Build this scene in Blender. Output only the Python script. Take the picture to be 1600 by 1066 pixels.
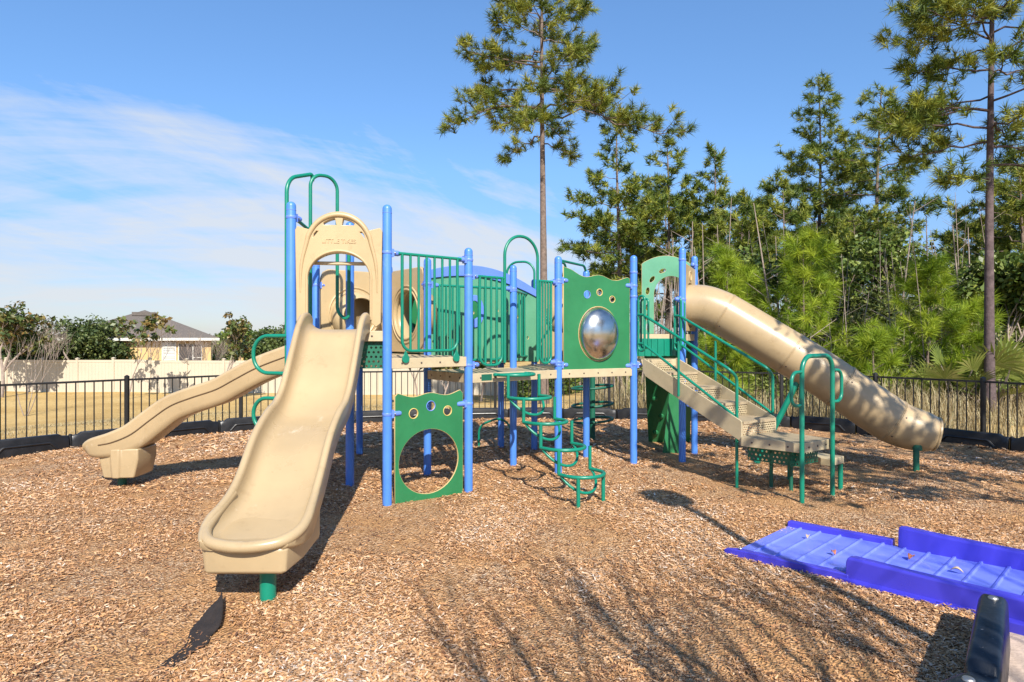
import bpy, math, random
import numpy as np
from mathutils import Vector, Matrix
R = math.radians
random.seed(4)
scene = bpy.context.scene
for o in list(bpy.data.objects): bpy.data.objects.remove(o)
COL = scene.collection

# ---------------------------------------------------------------- camera
HC, FPX = 1.8, 1000.0
cam = bpy.data.objects.new('camera', bpy.data.cameras.new('camera'))
COL.objects.link(cam)
cam.location = (0, 0, HC)
cam.rotation_euler = (R(90), 0, 0)
cam.data.sensor_width = 36
cam.data.lens = 36 * FPX / 1600
cam.data.shift_y = -5 / 1600
cam.data.clip_end = 4000
scene.camera = cam

# ---------------------------------------------------------------- light
SUN_EL = 40.0
SX, SY = 0.215, -0.977
w = bpy.data.worlds.new('World'); scene.world = w; w.use_nodes = True
nt = w.node_tree; nt.nodes.clear()
def N(t, typ, **kw):
    n = t.nodes.new(typ)
    for k, v in kw.items(): setattr(n, k, v)
    return n
def L(t, a, b): t.links.new(a, b)
def math_n(t, op, a, b=None, c=None, clamp=False):
    n = N(t, 'ShaderNodeMath', operation=op); n.use_clamp = clamp
    for i, v in enumerate((a, b, c)):
        if v is None: continue
        if isinstance(v, (int, float)): n.inputs[i].default_value = v
        else: L(t, v, n.inputs[i])
    return n.outputs[0]
def ramp(t, fac, stops, interp='LINEAR'):
    n = N(t, 'ShaderNodeValToRGB'); n.color_ramp.interpolation = interp
    el = n.color_ramp.elements
    while len(el) > 1: el.remove(el[-1])
    for i, (p, c) in enumerate(stops):
        e = el[0] if i == 0 else el.new(p)
        e.position = p
        e.color = (c[0], c[1], c[2], 1) if hasattr(c, '__len__') else (c, c, c, 1)
    if fac is not None: L(t, fac, n.inputs[0])
    return n.outputs[0]
def mixc(t, fac, a, b, blend='MIX'):
    n = N(t, 'ShaderNodeMix', data_type='RGBA', blend_type=blend)
    for sock, v in ((n.inputs[0], fac), (n.inputs[6], a), (n.inputs[7], b)):
        if isinstance(v, (int, float)): sock.default_value = v
        elif isinstance(v, tuple): sock.default_value = (v[0], v[1], v[2], 1)
        else: L(t, v, sock)
    return n.outputs[2]

sky = N(nt, 'ShaderNodeTexSky', sky_type='NISHITA')
sky.sun_disc = False
sky.sun_elevation = R(SUN_EL)
sky.sun_rotation = math.atan2(SX, SY)
sky.air_density = 1.0; sky.dust_density = 0.3; sky.ozone_density = 2.0; sky.altitude = 0
tint = mixc(nt, 1.0, sky.outputs[0], (0.86, 1.09, 1.27), 'MULTIPLY')
geo = N(nt, 'ShaderNodeTexCoord')
sep = N(nt, 'ShaderNodeSeparateXYZ'); L(nt, geo.outputs['Generated'], sep.inputs[0])
dx, dy, dz = sep.outputs
den = math_n(nt, 'ADD', math_n(nt, 'MAXIMUM', dz, 0.0), 0.42)
cu_ = math_n(nt, 'DIVIDE', dx, den); cv_ = math_n(nt, 'DIVIDE', dy, den)
def streak(theta, along, across, scale, detail, dist, ofs):
    """noise drawn out along one direction of the cloud layer"""
    c, s_ = math.cos(R(theta)), math.sin(R(theta))
    a = math_n(nt, 'ADD', math_n(nt, 'MULTIPLY', cu_, c), math_n(nt, 'MULTIPLY', cv_, s_))
    b = math_n(nt, 'ADD', math_n(nt, 'MULTIPLY', cu_, -s_), math_n(nt, 'MULTIPLY', cv_, c))
    q = N(nt, 'ShaderNodeCombineXYZ'); L(nt, math_n(nt, 'MULTIPLY', a, along), q.inputs[0]); L(nt, math_n(nt, 'MULTIPLY', b, across), q.inputs[1]); q.inputs[2].default_value = ofs
    n = N(nt, 'ShaderNodeTexNoise'); n.inputs['Scale'].default_value = scale; n.inputs['Detail'].default_value = detail
    n.inputs['Roughness'].default_value = 0.63; n.inputs['Distortion'].default_value = dist
    L(nt, q.outputs[0], n.inputs['Vector']); return n.outputs[0]
cl = math_n(nt, 'ADD', math_n(nt, 'MULTIPLY', streak(25, 0.8, 3.0, 1.0, 9, 0.8, 12.0), 0.55), math_n(nt, 'MULTIPLY', streak(60, 1.2, 5.5, 1.0, 8, 0.5, 5.0), 0.27))
cl = math_n(nt, 'ADD', cl, math_n(nt, 'MULTIPLY', streak(0, 1.0, 1.6, 1.3, 6, 0.3, 9.0), 0.18))
# where the cirrus lies: low in the sky and to the left
el_m = ramp(nt, dz, [(0.0, 0.75), (0.10, 1.0), (0.22, 0.92), (0.30, 0.66), (0.38, 0.36), (0.6, 0.0)])
az = math_n(nt, 'ADD', math_n(nt, 'MULTIPLY', dx, -1.0), 0.5)
az_m = ramp(nt, az, [(0.06, 0.0), (0.28, 0.40), (0.46, 0.88), (0.62, 1.0)])
mask = math_n(nt, 'MULTIPLY', el_m, az_m)
thr = math_n(nt, 'SUBTRACT', 0.74, math_n(nt, 'MULTIPLY', mask, 0.355))
cf = math_n(nt, 'DIVIDE', math_n(nt, 'SUBTRACT', cl, thr), 0.135, clamp=True)
cf = math_n(nt, 'MULTIPLY', math_n(nt, 'POWER', cf, 0.9), 0.84)
hz_ = ramp(nt, dz, [(0.0, (0.50, 0.42, 0.46)), (0.10, (0.53, 0.49, 0.56)), (0.25, (0.70, 0.72, 0.76)), (0.45, (0.80, 0.83, 0.86))])
tint = mixc(nt, 1.0, tint, hz_, 'MULTIPLY')
cloudc = mixc(nt, cf, tint, (3.9, 4.05, 4.25))
bg = N(nt, 'ShaderNodeBackground'); bg.inputs[1].default_value = 0.125
L(nt, cloudc, bg.inputs[0])
wo = N(nt, 'ShaderNodeOutputWorld'); L(nt, bg.outputs[0], wo.inputs[0])

sl = bpy.data.lights.new('sun', 'SUN'); sl.energy = 5.0; sl.angle = R(0.5); sl.color = (1.0, 0.94, 0.84)
sun = bpy.data.objects.new('sun', sl); COL.objects.link(sun)
ce = math.cos(R(SUN_EL))
sun.rotation_euler = Vector((-SX * ce, -SY * ce, -math.sin(R(SUN_EL)))).to_track_quat('-Z', 'Y').to_euler()
sun.location = (6, -20, 18)
scene.view_settings.view_transform = 'Standard'
scene.view_settings.look = 'None'
scene.view_settings.exposure = 0.66
scene.view_settings.gamma = 1
scene.view_settings.use_curve_mapping = False
scene.render.engine = 'CYCLES'
scene.cycles.max_bounces = 7
scene.cycles.diffuse_bounces = 2
scene.cycles.transparent_max_bounces = 12
scene.cycles.use_denoising = True

# ---------------------------------------------------------------- materials
MATS = {}
def mat(name, col, rough=0.5, metal=0.0, var=0.08, scale=6.0, bump=0.0, bscale=60.0, spec=0.5, dirt=0.0, coat=0.0, sheen=0):
    m = bpy.data.materials.new(name); m.use_nodes = True; t = m.node_tree
    b = t.nodes['Principled BSDF']
    tc = N(t, 'ShaderNodeTexCoord')
    nz = N(t, 'ShaderNodeTexNoise'); nz.inputs['Scale'].default_value = scale; nz.inputs['Detail'].default_value = 6
    nz.inputs['Roughness'].default_value = 0.6
    L(t, tc.outputs['Object'], nz.inputs['Vector'])
    lo = tuple(c * (1 - var) for c in col); hi = tuple(min(1, c * (1 + var)) for c in col)
    c = ramp(t, nz.outputs[0], [(0.3, lo), (0.7, hi)])
    if dirt > 0:
        nd = N(t, 'ShaderNodeTexNoise'); nd.inputs['Scale'].default_value = scale * 3.3; nd.inputs['Detail'].default_value = 9
        nd.inputs['Roughness'].default_value = 0.7
        L(t, tc.outputs['Object'], nd.inputs['Vector'])
        df = ramp(t, nd.outputs[0], [(0.56, 0.0), (0.72, 1.0)])
        dm = tuple(0.6 * x * k for x, k in zip(col, (1.0, 0.9, 0.8)))
        c = mixc(t, math_n(t, 'MULTIPLY', df, dirt), c, dm)
    L(t, c, b.inputs['Base Color'])
    rr = ramp(t, nz.outputs[0], [(0.2, max(0, rough - 0.06)), (0.8, min(1, rough + 0.1))])
    L(t, rr, b.inputs['Roughness'])
    b.inputs['Metallic'].default_value = metal
    b.inputs['Specular IOR Level'].default_value = spec
    b.inputs['Coat Weight'].default_value = coat
    if bump > 0:
        nb = N(t, 'ShaderNodeTexNoise'); nb.inputs['Scale'].default_value = bscale; nb.inputs['Detail'].default_value = 4
        L(t, tc.outputs['Object'], nb.inputs['Vector'])
        bp = N(t, 'ShaderNodeBump'); bp.inputs['Strength'].default_value = bump; bp.inputs['Distance'].default_value = 0.01
        L(t, nb.outputs[0], bp.inputs['Height']); L(t, bp.outputs[0], b.inputs['Normal'])
    MATS[name] = m
    return m
def perforated(name, col, pitch, rad, slot=1.0, rough=0.45):
    m = mat(name, col, rough, var=0.06, dirt=0.3); t = m.node_tree
    b = t.nodes['Principled BSDF']; out = t.nodes['Material Output']
    uv = N(t, 'ShaderNodeUVMap'); uv.uv_map = 'UVMap'
    s = N(t, 'ShaderNodeSeparateXYZ'); L(t, uv.outputs[0], s.inputs[0])
    row = math_n(t, 'FLOOR', math_n(t, 'DIVIDE', s.outputs[1], pitch))
    off = math_n(t, 'MULTIPLY', math_n(t, 'FLOORED_MODULO', row, 2.0), 0.5)
    fu = math_n(t, 'SUBTRACT', math_n(t, 'FRACT', math_n(t, 'ADD', math_n(t, 'DIVIDE', s.outputs[0], pitch * slot), off)), 0.5)
    fv = math_n(t, 'SUBTRACT', math_n(t, 'FRACT', math_n(t, 'DIVIDE', s.outputs[1], pitch)), 0.5)
    d2 = math_n(t, 'ADD', math_n(t, 'POWER', math_n(t, 'ABSOLUTE', fu), 2.0), math_n(t, 'POWER', math_n(t, 'ABSOLUTE', fv), 2.0))
    hole = math_n(t, 'LESS_THAN', d2, rad * rad)
    tr = N(t, 'ShaderNodeBsdfTransparent'); mx = N(t, 'ShaderNodeMixShader')
    L(t, hole, mx.inputs[0]); L(t, b.outputs[0], mx.inputs[1]); L(t, tr.outputs[0], mx.inputs[2])
    L(t, mx.outputs[0], out.inputs[0])
    return m
TAN = mat('tan_plastic', (0.455, 0.335, 0.180), 0.36, var=0.07, scale=2.2, dirt=0.35, bump=0.02, bscale=200)
TAN2 = mat('tan_slide_plastic', (0.405, 0.300, 0.170), 0.28, var=0.09, scale=1.6, dirt=0.38, bump=0.015, bscale=160)
BEAM = mat('tan_coated_steel', (0.46, 0.375, 0.235), 0.5, var=0.08, scale=8, dirt=0.35, bump=0.05, bscale=300)
GRT = mat('green_coated_tube', (0.004, 0.190, 0.120), 0.33, var=0.10, scale=5, dirt=0.12)
GRP = mat('green_plastic_sheet', (0.020, 0.165, 0.060), 0.42, var=0.10, scale=3, dirt=0.25, bump=0.08, bscale=400)
GRPALE = mat('pale_green_plastic_sheet', (0.10, 0.30, 0.18), 0.36, var=0.08, scale=3, dirt=0.15, bump=0.08, bscale=400)
GRD = mat('dark_green_metal', (0.006, 0.10, 0.06), 0.5, var=0.1, scale=6)
CORE = mat('tan_sheet_core', (0.50, 0.36, 0.16), 0.6, var=0.1)
YEL = mat('yellow_ring', (0.62, 0.46, 0.14), 0.5, var=0.1)
BLU = mat('blue_coated_post', (0.066, 0.205, 0.62), 0.36, var=0.07, scale=4, dirt=0.12)
BLU2 = mat('blue_plastic', (0.12, 0.22, 0.66), 0.4, var=0.07, scale=4)
RMF = mat('faded_skylit_ramp_tread_plastic', (0.155, 0.205, 0.76), 0.32, var=0.12, scale=4, dirt=0.2, bump=0.08, bscale=220)  # lighter than the walls: sky sheen painted into the colour, plus faded treads
def wear(m, col, lo, hi, amount, scale, stretch=(1, 1, 1)):
    """sparse scuffs or dust with a shape of their own"""
    t = m.node_tree; b = t.nodes['Principled BSDF']; src = b.inputs['Base Color'].links[0].from_socket
    tc = N(t, 'ShaderNodeTexCoord'); mp_ = N(t, 'ShaderNodeMapping'); mp_.inputs['Scale'].default_value = stretch; L(t, tc.outputs['Object'], mp_.inputs[0])
    n = N(t, 'ShaderNodeTexNoise'); n.inputs['Scale'].default_value = scale; n.inputs['Detail'].default_value = 10; n.inputs['Roughness'].default_value = 0.72; n.inputs['Distortion'].default_value = 0.4
    L(t, mp_.outputs[0], n.inputs['Vector'])
    L(t, mixc(t, ramp(t, n.outputs[0], [(lo, 0.0), (hi, amount)]), src, col), b.inputs['Base Color'])
wear(TAN2, (0.62, 0.53, 0.40), 0.60, 0.68, 0.55, 2.6, (1, 0.6, 0.6))
wear(TAN2, (0.20, 0.13, 0.07), 0.66, 0.74, 0.40, 9.0, (1.6, 0.5, 0.5))
wear(TAN, (0.24, 0.16, 0.09), 0.64, 0.74, 0.35, 7.0)
wear(GRP, (0.10, 0.26, 0.15), 0.60, 0.72, 0.30, 5.0)
wear(BLU, (0.20, 0.32, 0.66), 0.62, 0.70, 0.35, 9.0, (1, 1, 0.35))
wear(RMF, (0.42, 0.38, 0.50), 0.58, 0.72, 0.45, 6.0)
RMP = mat('violet_blue_ramp_plastic', (0.055, 0.048, 0.50), 0.30, var=0.08, scale=3, dirt=0.12, bump=0.06, bscale=220)
CHR = mat('polished_steel', (0.58, 0.55, 0.50), 0.20, 1.0, var=0.12, scale=8, bump=0.02, bscale=30)
BOLT = mat('zinc_bolt', (0.45, 0.43, 0.40), 0.4, 0.9)
BLK = mat('black_fence_metal', (0.016, 0.015, 0.014), 0.42, var=0.2, scale=4)
CURB = mat('black_border_plastic', (0.010, 0.010, 0.011), 0.36, var=0.3, scale=7, dirt=0.0, bump=0.12, bscale=90)
FAB = mat('black_fabric', (0.020, 0.014, 0.012), 0.85, var=0.4, scale=12, bump=0.5, bscale=90)
VIN = mat('cream_vinyl', (0.50, 0.435, 0.33), 0.5, var=0.05, scale=0.6, dirt=0.15)
WALL = mat('tan_stucco', (0.58, 0.40, 0.18), 0.9, var=0.05, scale=3, bump=0.3, bscale=150)
TRIM = mat('white_trim', (0.62, 0.60, 0.54), 0.6)
ROOF = mat('grey_shingle', (0.125, 0.105, 0.09), 0.9, var=0.2, scale=10, bump=0.6, bscale=40)
SCRN = mat('dark_screen', (0.045, 0.038, 0.036), 0.6)
GLS = mat('window_glass', (0.30, 0.32, 0.33), 0.15)
MATS['dark_bolt'] = mat('dark_bolt', (0.07, 0.05, 0.04), 0.5)
def bolt(c, ax, parent, r=0.011, h=0.005):
    obj('bolt', MB().lathe([(r, 0), (r, h), (r * 0.45, h * 1.6)], c, ax, n=8), MATS['dark_bolt'], parent)
PERF = perforated('perforated_tan_deck', (0.42, 0.33, 0.21), 0.034, 0.21)
PERFR = perforated('perforated_tan_riser', (0.46, 0.375, 0.235), 0.028, 0.34, 1.25)
PERFG = perforated('perforated_green_plate', (0.008, 0.12, 0.07), 0.05, 0.26)

# ---------------------------------------------------------------- mesh helpers
class MB:
    def __init__(s): s.v = []; s.f = []; s.uv = {}
    def add(s, vs, fs):
        b = len(s.v); s.v += [tuple(v) for v in vs]; s.f += [tuple(i + b for i in f) for f in fs]; return s
    def quad_uv(s, vs, uvs):
        b = len(s.v); s.v += [tuple(v) for v in vs]; s.uv[len(s.f)] = uvs; s.f.append(tuple(range(b, b + len(vs)))); return s
    def box(s, c, size, ux=(1, 0, 0), uy=None):
        ux = Vector(ux).normalized(); uy = Vector(uy).normalized() if uy else Vector((0, 0, 1)).cross(ux).normalized()
        uz = ux.cross(uy); c = Vector(c); a, b, d = [q / 2 for q in size]
        vs = [c + ux * a * i + uy * b * j + uz * d * k for k in (-1, 1) for j in (-1, 1) for i in (-1, 1)]
        return s.add(vs, [(0, 2, 3, 1), (4, 5, 7, 6), (0, 1, 5, 4), (2, 6, 7, 3), (0, 4, 6, 2), (1, 3, 7, 5)])
    def beam(s, p, q, wd, ht, up=(0, 0, 1)):
        p = Vector(p); q = Vector(q); d = q - p
        uy = Vector(up).cross(d).normalized()
        return s.box((p + q) / 2, (d.length, wd, ht), d, uy)
    def tube(s, path, r, n=12, cap=True, closed=False):
        P = [Vector(p) for p in path]; m = len(P)
        rs = r if hasattr(r, '__len__') else [r] * m
        T = []
        for i in range(m):
            if closed: t = P[(i + 1) % m] - P[i - 1]
            else: t = P[min(i + 1, m - 1)] - P[max(i - 1, 0)]
            T.append(t.normalized())
        a = Vector((0, 0, 1)) if abs(T[0].z) < 0.9 else Vector((1, 0, 0))
        nn = (a - T[0] * a.dot(T[0])).normalized(); vs = []
        for i in range(m):
            nn = (nn - T[i] * nn.dot(T[i])).normalized(); bb = T[i].cross(nn)
            for k in range(n):
                th = 2 * math.pi * k / n
                vs.append(P[i] + (nn * math.cos(th) + bb * math.sin(th)) * rs[i])
        fs = []
        for i in range(m if closed else m - 1):
            j = (i + 1) % m
            for k in range(n):
                k2 = (k + 1) % n; fs.append((i * n + k, i * n + k2, j * n + k2, j * n + k))
        if cap and not closed:
            fs.append(tuple(range(n - 1, -1, -1))); fs.append(tuple((m - 1) * n + k for k in range(n)))
        return s.add(vs, fs)
    def lathe(s, prof, c=(0, 0, 0), ax=(0, 0, 1), n=24):
        ax = Vector(ax).normalized(); a = Vector((1, 0, 0)) if abs(ax.x) < 0.9 else Vector((0, 1, 0))
        u = (a - ax * a.dot(ax)).normalized(); v = ax.cross(u); c = Vector(c)
        vs = [c + ax * z + (u * math.cos(2 * math.pi * k / n) + v * math.sin(2 * math.pi * k / n)) * r for r, z in prof for k in range(n)]
        fs = [(i * n + k, i * n + (k + 1) % n, (i + 1) * n + (k + 1) % n, (i + 1) * n + k) for i in range(len(prof) - 1) for k in range(n)]
        fs.append(tuple(range(n - 1, -1, -1))); fs.append(tuple((len(prof) - 1) * n + k for k in range(n)))
        return s.add(vs, fs)
    def sweep(s, secs, closed_sec=True, cap=True):
        n = len(secs[0]); vs = [p for q in secs for p in q]; fs = []
        for i in range(len(secs) - 1):
            for k in range(n if closed_sec else n - 1):
                k2 = (k + 1) % n; fs.append((i * n + k, i * n + k2, (i + 1) * n + k2, (i + 1) * n + k))
        if cap: fs.append(tuple(range(n - 1, -1, -1))); fs.append(tuple((len(secs) - 1) * n + k for k in range(n)))
        return s.add(vs, fs)
def fillet(pts, r, n=6):
    P = [Vector(p) for p in pts]; out = [P[0]]
    for i in range(1, len(P) - 1):
        a = P[i - 1] - P[i]; b = P[i + 1] - P[i]
        la, lb = a.length, b.length; a.normalize(); b.normalize()
        ang = a.angle(b); rr = min(r, 0.49 * min(la, lb) * math.tan(ang / 2) if ang < 3.1 else 0)
        if ang > 3.1: out.append(P[i]); continue
        dd = rr / math.tan(ang / 2); p0 = P[i] + a * dd; p1 = P[i] + b * dd
        ctr = P[i] + (a + b).normalized() * (rr / math.sin(ang / 2))
        v0 = p0 - ctr; v1 = p1 - ctr; th = v0.angle(v1)
        for k in range(n + 1):
            t = k / n; out.append(ctr + (v0 * math.sin((1 - t) * th) + v1 * math.sin(t * th)) / math.sin(th))
    out.append(P[-1]); return out
def spline(P, n=8):
    P = [Vector(p) for p in P]; P = [2 * P[0] - P[1]] + P + [2 * P[-1] - P[-2]]; out = []
    for i in range(1, len(P) - 2):
        for k in range(n):
            t = k / n; a, b, c, d = P[i - 1:i + 3]
            out.append(0.5 * ((2 * b) + (c - a) * t + (2 * a - 5 * b + 4 * c - d) * t * t + (3 * b - a - 3 * c + d) * t ** 3))
    out.append(P[-2]); return out

ROOTLOC = {}
def props(o, label=None, cat=None, group=None, kind=None):
    if label: o['label'] = label
    if cat: o['category'] = cat
    if group: o['group'] = group
    if kind: o['kind'] = kind
    return o
def thing(name, loc, label, cat, group=None):
    o = bpy.data.objects.new(name, None); COL.objects.link(o); o.location = loc
    o.empty_display_size = 0.3
    ROOTLOC[o.name] = Vector(loc); return props(o, label, cat, group)
def finish(me, smooth, angle=40):
    if smooth:
        me.shade_smooth(); me.set_sharp_from_angle(angle=R(angle))
def link(name, me, material, parent=None, bevel=0, bseg=2):
    o = bpy.data.objects.new(name, me); COL.objects.link(o)
    if material is not None:
        for m_ in (material if isinstance(material, (list, tuple)) else [material]): me.materials.append(m_)
    if parent is not None:
        rl = ROOTLOC.get(parent.name, Vector((0, 0, 0)))
        me.transform(Matrix.Translation(-rl)); o.parent = parent; ROOTLOC[o.name] = rl
    if bevel:
        bm_ = o.modifiers.new('bevel', 'BEVEL'); bm_.width = bevel; bm_.segments = bseg; bm_.limit_method = 'ANGLE'; bm_.angle_limit = R(35)
    return o
def obj(name, mb, material, parent=None, smooth=True, bevel=0, loc=None, angle=40, bseg=2):
    me = bpy.data.meshes.new(name)
    vs = mb.v
    if loc is not None: vs = [(v[0] - loc[0], v[1] - loc[1], v[2] - loc[2]) for v in vs]
    me.from_pydata(vs, [], mb.f)
    if mb.uv:
        ul = me.uv_layers.new(name='UVMap')
        for fi, uvs in mb.uv.items():
            ls = me.polygons[fi].loop_start
            for k, q in enumerate(uvs): ul.data[ls + k].uv = q
    me.update(); finish(me, smooth, angle)
    o = link(name, me, material, parent, bevel, bseg)
    if loc is not None: o.location = loc
    return o
def sheet(name, outer, holes, thick, material, origin, udir, parent, bevel=0.004, side=CORE, ndir=None, offset=None):
    """flat panel cut from (u, z) outlines, stood up in 3D along udir"""
    cu = bpy.data.curves.new(name, 'CURVE'); cu.dimensions = '2D'; cu.fill_mode = 'BOTH'
    cu.extrude = thick / 2 - bevel; cu.bevel_depth = bevel; cu.bevel_resolution = 1; cu.offset = -bevel if offset is None else offset
    for ol in [outer] + list(holes):
        sp = cu.splines.new('POLY'); sp.points.add(len(ol) - 1); sp.use_cyclic_u = True
        for i, (a, b) in enumerate(ol): sp.points[i].co = (a, b, 0, 1)
    ob = bpy.data.objects.new('tmp', cu); COL.objects.link(ob)
    dg = bpy.context.evaluated_depsgraph_get(); dg.update()
    me = bpy.data.meshes.new_from_object(ob.evaluated_get(dg)); me.name = name
    bpy.data.objects.remove(ob)
    if side is not None:
        for p in me.polygons: p.material_index = 0 if abs(p.normal.z) > 0.95 else 1
    idx = [p.material_index for p in me.polygons]
    me.materials.clear()
    u = Vector(udir).normalized(); z = Vector((0, 0, 1)); n = u.cross(z)
    M = Matrix(((u.x, z.x, n.x, origin[0]), (u.y, z.y, n.y, origin[1]), (u.z, z.z, n.z, origin[2]), (0, 0, 0, 1)))
    me.transform(M)
    o = link(name, me, [material, side] if side is not None else material, parent)
    for p, i in zip(me.polygons, idx): p.material_index = i if side is not None else 0
    return o
def circ(cx, cy, rx, ry=None, n=36, a0=0):
    ry = ry or rx
    return [(cx + rx * math.cos(a0 + 2 * math.pi * k / n), cy + ry * math.sin(a0 + 2 * math.pi * k / n)) for k in range(n)]
def npmesh(name, V, F, shade=None, material=None, parent=None, smooth=False):
    V = np.asarray(V, dtype=np.float32); F = np.asarray(F, dtype=np.int32)
    me = bpy.data.meshes.new(name); me.vertices.add(len(V)); me.vertices.foreach_set('co', V.ravel())
    k = F.shape[1]
    me.loops.add(F.size); me.loops.foreach_set('vertex_index', F.ravel())
    me.polygons.add(len(F)); me.polygons.foreach_set('loop_start', np.arange(0, F.size, k, dtype=np.int32))
    me.update(calc_edges=True)
    if shade is not None:
        at = me.attributes.new('shade', 'FLOAT', 'FACE'); at.data.foreach_set('value', np.asarray(shade, dtype=np.float32))
    if smooth: me.shade_smooth()
    return link(name, me, material, parent)
# ================================================================ GROUND
def sstep(a, b, x):
    t = np.clip((x - a) / (b - a), 0, 1); return t * t * (3 - 2 * t)
def field_z(X, Y):
    X = np.asarray(X, float); Y = np.asarray(Y, float)
    r = np.hypot(X - 0.3, Y - 5.5)
    drop = -1.2 * sstep(9.5, 27, r) * (1 - 0.80 * sstep(-1, 7, X)) * sstep(-8, 8, Y)
    return drop - 0.05 + 0.03 * np.sin(X * 0.7 + 1) * np.sin(Y * 0.5) * sstep(12, 20, r)
def mulch_z(X, Y):
    X = np.asarray(X, float); Y = np.asarray(Y, float)
    return (0.018 * np.sin(X * 1.7 + Y * 0.6) + 0.014 * np.sin(Y * 2.3 - X * 0.9 + 1.0) + 0.009 * np.sin(X * 4.1 + 2) * np.sin(Y * 3.7)
            - 0.02 * np.exp(-((X + 1.75) ** 2 + (Y - 4.0) ** 2) / 0.35))
def grid_mesh(xs, ys, zf):
    XX, YY = np.meshgrid(xs, ys); Z = zf(XX, YY)
    V = np.stack([XX, YY, Z], -1).reshape(-1, 3); nx, ny = len(xs), len(ys)
    i = np.arange(nx - 1)[None, :] + nx * np.arange(ny - 1)[:, None]
    F = np.stack([i, i + 1, i + nx + 1, i + nx], -1).reshape(-1, 4)
    return V, F
# fence line, an arc round the play area
FP = [(-10.2, 3.2), (-9.7, 5.6), (-8.95, 8.0), (-8.0, 9.95), (-6.8, 11.3), (-5.4, 12.75), (-3.3, 13.85), (-0.38, 14.5), (2.2, 14.5), (4.1, 14.05),
      (5.6, 13.3), (6.9, 12.15), (7.95, 10.8), (8.75, 9.2), (9.3, 7.2), (9.5, 5.0)]
# dormant grass
def grass_material():
    m = bpy.data.materials.new('dormant_grass'); m.use_nodes = True; t = m.node_tree; b = t.nodes['Principled BSDF']
    tc = N(t, 'ShaderNodeTexCoord')
    a = N(t, 'ShaderNodeTexNoise'); a.inputs['Scale'].default_value = 0.35; a.inputs['Detail'].default_value = 5
    c = N(t, 'ShaderNodeTexNoise'); c.inputs['Scale'].default_value = 14; c.inputs['Detail'].default_value = 6; c.inputs['Roughness'].default_value = 0.75
    mpp = N(t, 'ShaderNodeMapping'); mpp.inputs['Scale'].default_value = (0.6, 1.0, 1)
    L(t, tc.outputs['Object'], mpp.inputs[0])
    L(t, tc.outputs['Object'], a.inputs['Vector']); L(t, mpp.outputs[0], c.inputs['Vector'])
    c1 = ramp(t, a.outputs[0], [(0.3, (0.44, 0.28, 0.10)), (0.5, (0.56, 0.375, 0.145)), (0.7, (0.62, 0.44, 0.19))])
    c2 = ramp(t, c.outputs[0], [(0.25, 0.45), (0.55, 1.0), (0.8, 1.25)])
    L(t, mixc(t, 1.0, c1, c2, 'MULTIPLY'), b.inputs['Base Color']); b.inputs['Roughness'].default_value = 0.95
    b.inputs['Specular IOR Level'].default_value = 0.1
    bp = N(t, 'ShaderNodeBump'); bp.inputs['Strength'].default_value = 0.8; bp.inputs['Distance'].default_value = 0.05
    L(t, c.outputs[0], bp.inputs['Height']); L(t, bp.outputs[0], b.inputs['Normal'])
    return m
xs = np.concatenate([np.linspace(-900, -60, 12)[:-1], np.linspace(-60, 60, 121), np.linspace(60, 900, 12)[1:]])
ys = np.concatenate([np.linspace(-300, -20, 8)[:-1], np.linspace(-20, 70, 91), np.linspace(70, 1500, 14)[1:]])
V, F = grid_mesh(xs, ys, field_z)
props(npmesh('ground', V, F, None, grass_material(), smooth=True), kind='structure')

# mulch sheet inside the border
def mulch_material():
    m = bpy.data.materials.new('wood_mulch'); m.use_nodes = True; t = m.node_tree; b = t.nodes['Principled BSDF']
    tc = N(t, 'ShaderNodeTexCoord')
    big = N(t, 'ShaderNodeTexNoise'); big.inputs['Scale'].default_value = 0.9; big.inputs['Detail'].default_value = 6; big.inputs['Roughness'].default_value = 0.62
    L(t, tc.outputs['Object'], big.inputs['Vector'])
    vo = N(t, 'ShaderNodeTexVoronoi'); vo.inputs['Scale'].default_value = 58
    mpp = N(t, 'ShaderNodeMapping'); mpp.inputs['Scale'].default_value = (1.25, 0.9, 1); mpp.inputs['Rotation'].default_value = (0, 0, 0.5)
    wn = N(t, 'ShaderNodeTexNoise'); wn.inputs['Scale'].default_value = 9
    L(t, tc.outputs['Object'], wn.inputs['Vector'])
    L(t, mixc(t, 0.035, tc.outputs['Object'], wn.outputs['Color'], 'ADD'), mpp.inputs[0]); L(t, mpp.outputs[0], vo.inputs['Vector'])
    sp = N(t, 'ShaderNodeSeparateColor'); L(t, vo.outputs['Color'], sp.inputs[0])
    chip = ramp(t, sp.outputs[0], [(0.0, (0.14, 0.065, 0.035)), (0.35, (0.34, 0.185, 0.09)), (0.7, (0.52, 0.32, 0.17)), (1.0, (0.66, 0.49, 0.33))])
    dust = ramp(t, sp.outputs[1], [(0.0, (0.36, 0.18, 0.075)), (1.0, (0.60, 0.34, 0.145))])
    f = ramp(t, big.outputs[0], [(0.42, 0.0), (0.60, 0.85)])
    L(t, mixc(t, f, chip, dust), b.inputs['Base Color'])
    b.inputs['Roughness'].default_value = 0.9; b.inputs['Specular IOR Level'].default_value = 0.15
    bp = N(t, 'ShaderNodeBump'); bp.inputs['Strength'].default_value = 0.9; bp.inputs['Distance'].default_value = 0.02
    L(t, vo.outputs['Distance'], bp.inputs['Height']); L(t, bp.outputs[0], b.inputs['Normal'])
    return m
def inside_poly(X, Y, P):
    res = np.zeros(np.shape(X), bool); n = len(P)
    for i in range(n):
        x1, y1 = P[i]; x2, y2 = P[(i + 1) % n]
        c = ((y1 > Y) != (y2 > Y)) & (X < (x2 - x1) * (Y - y1) / (y2 - y1 + 1e-12) + x1)
        res ^= c
    return res
CURB_IN = 0.30
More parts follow.
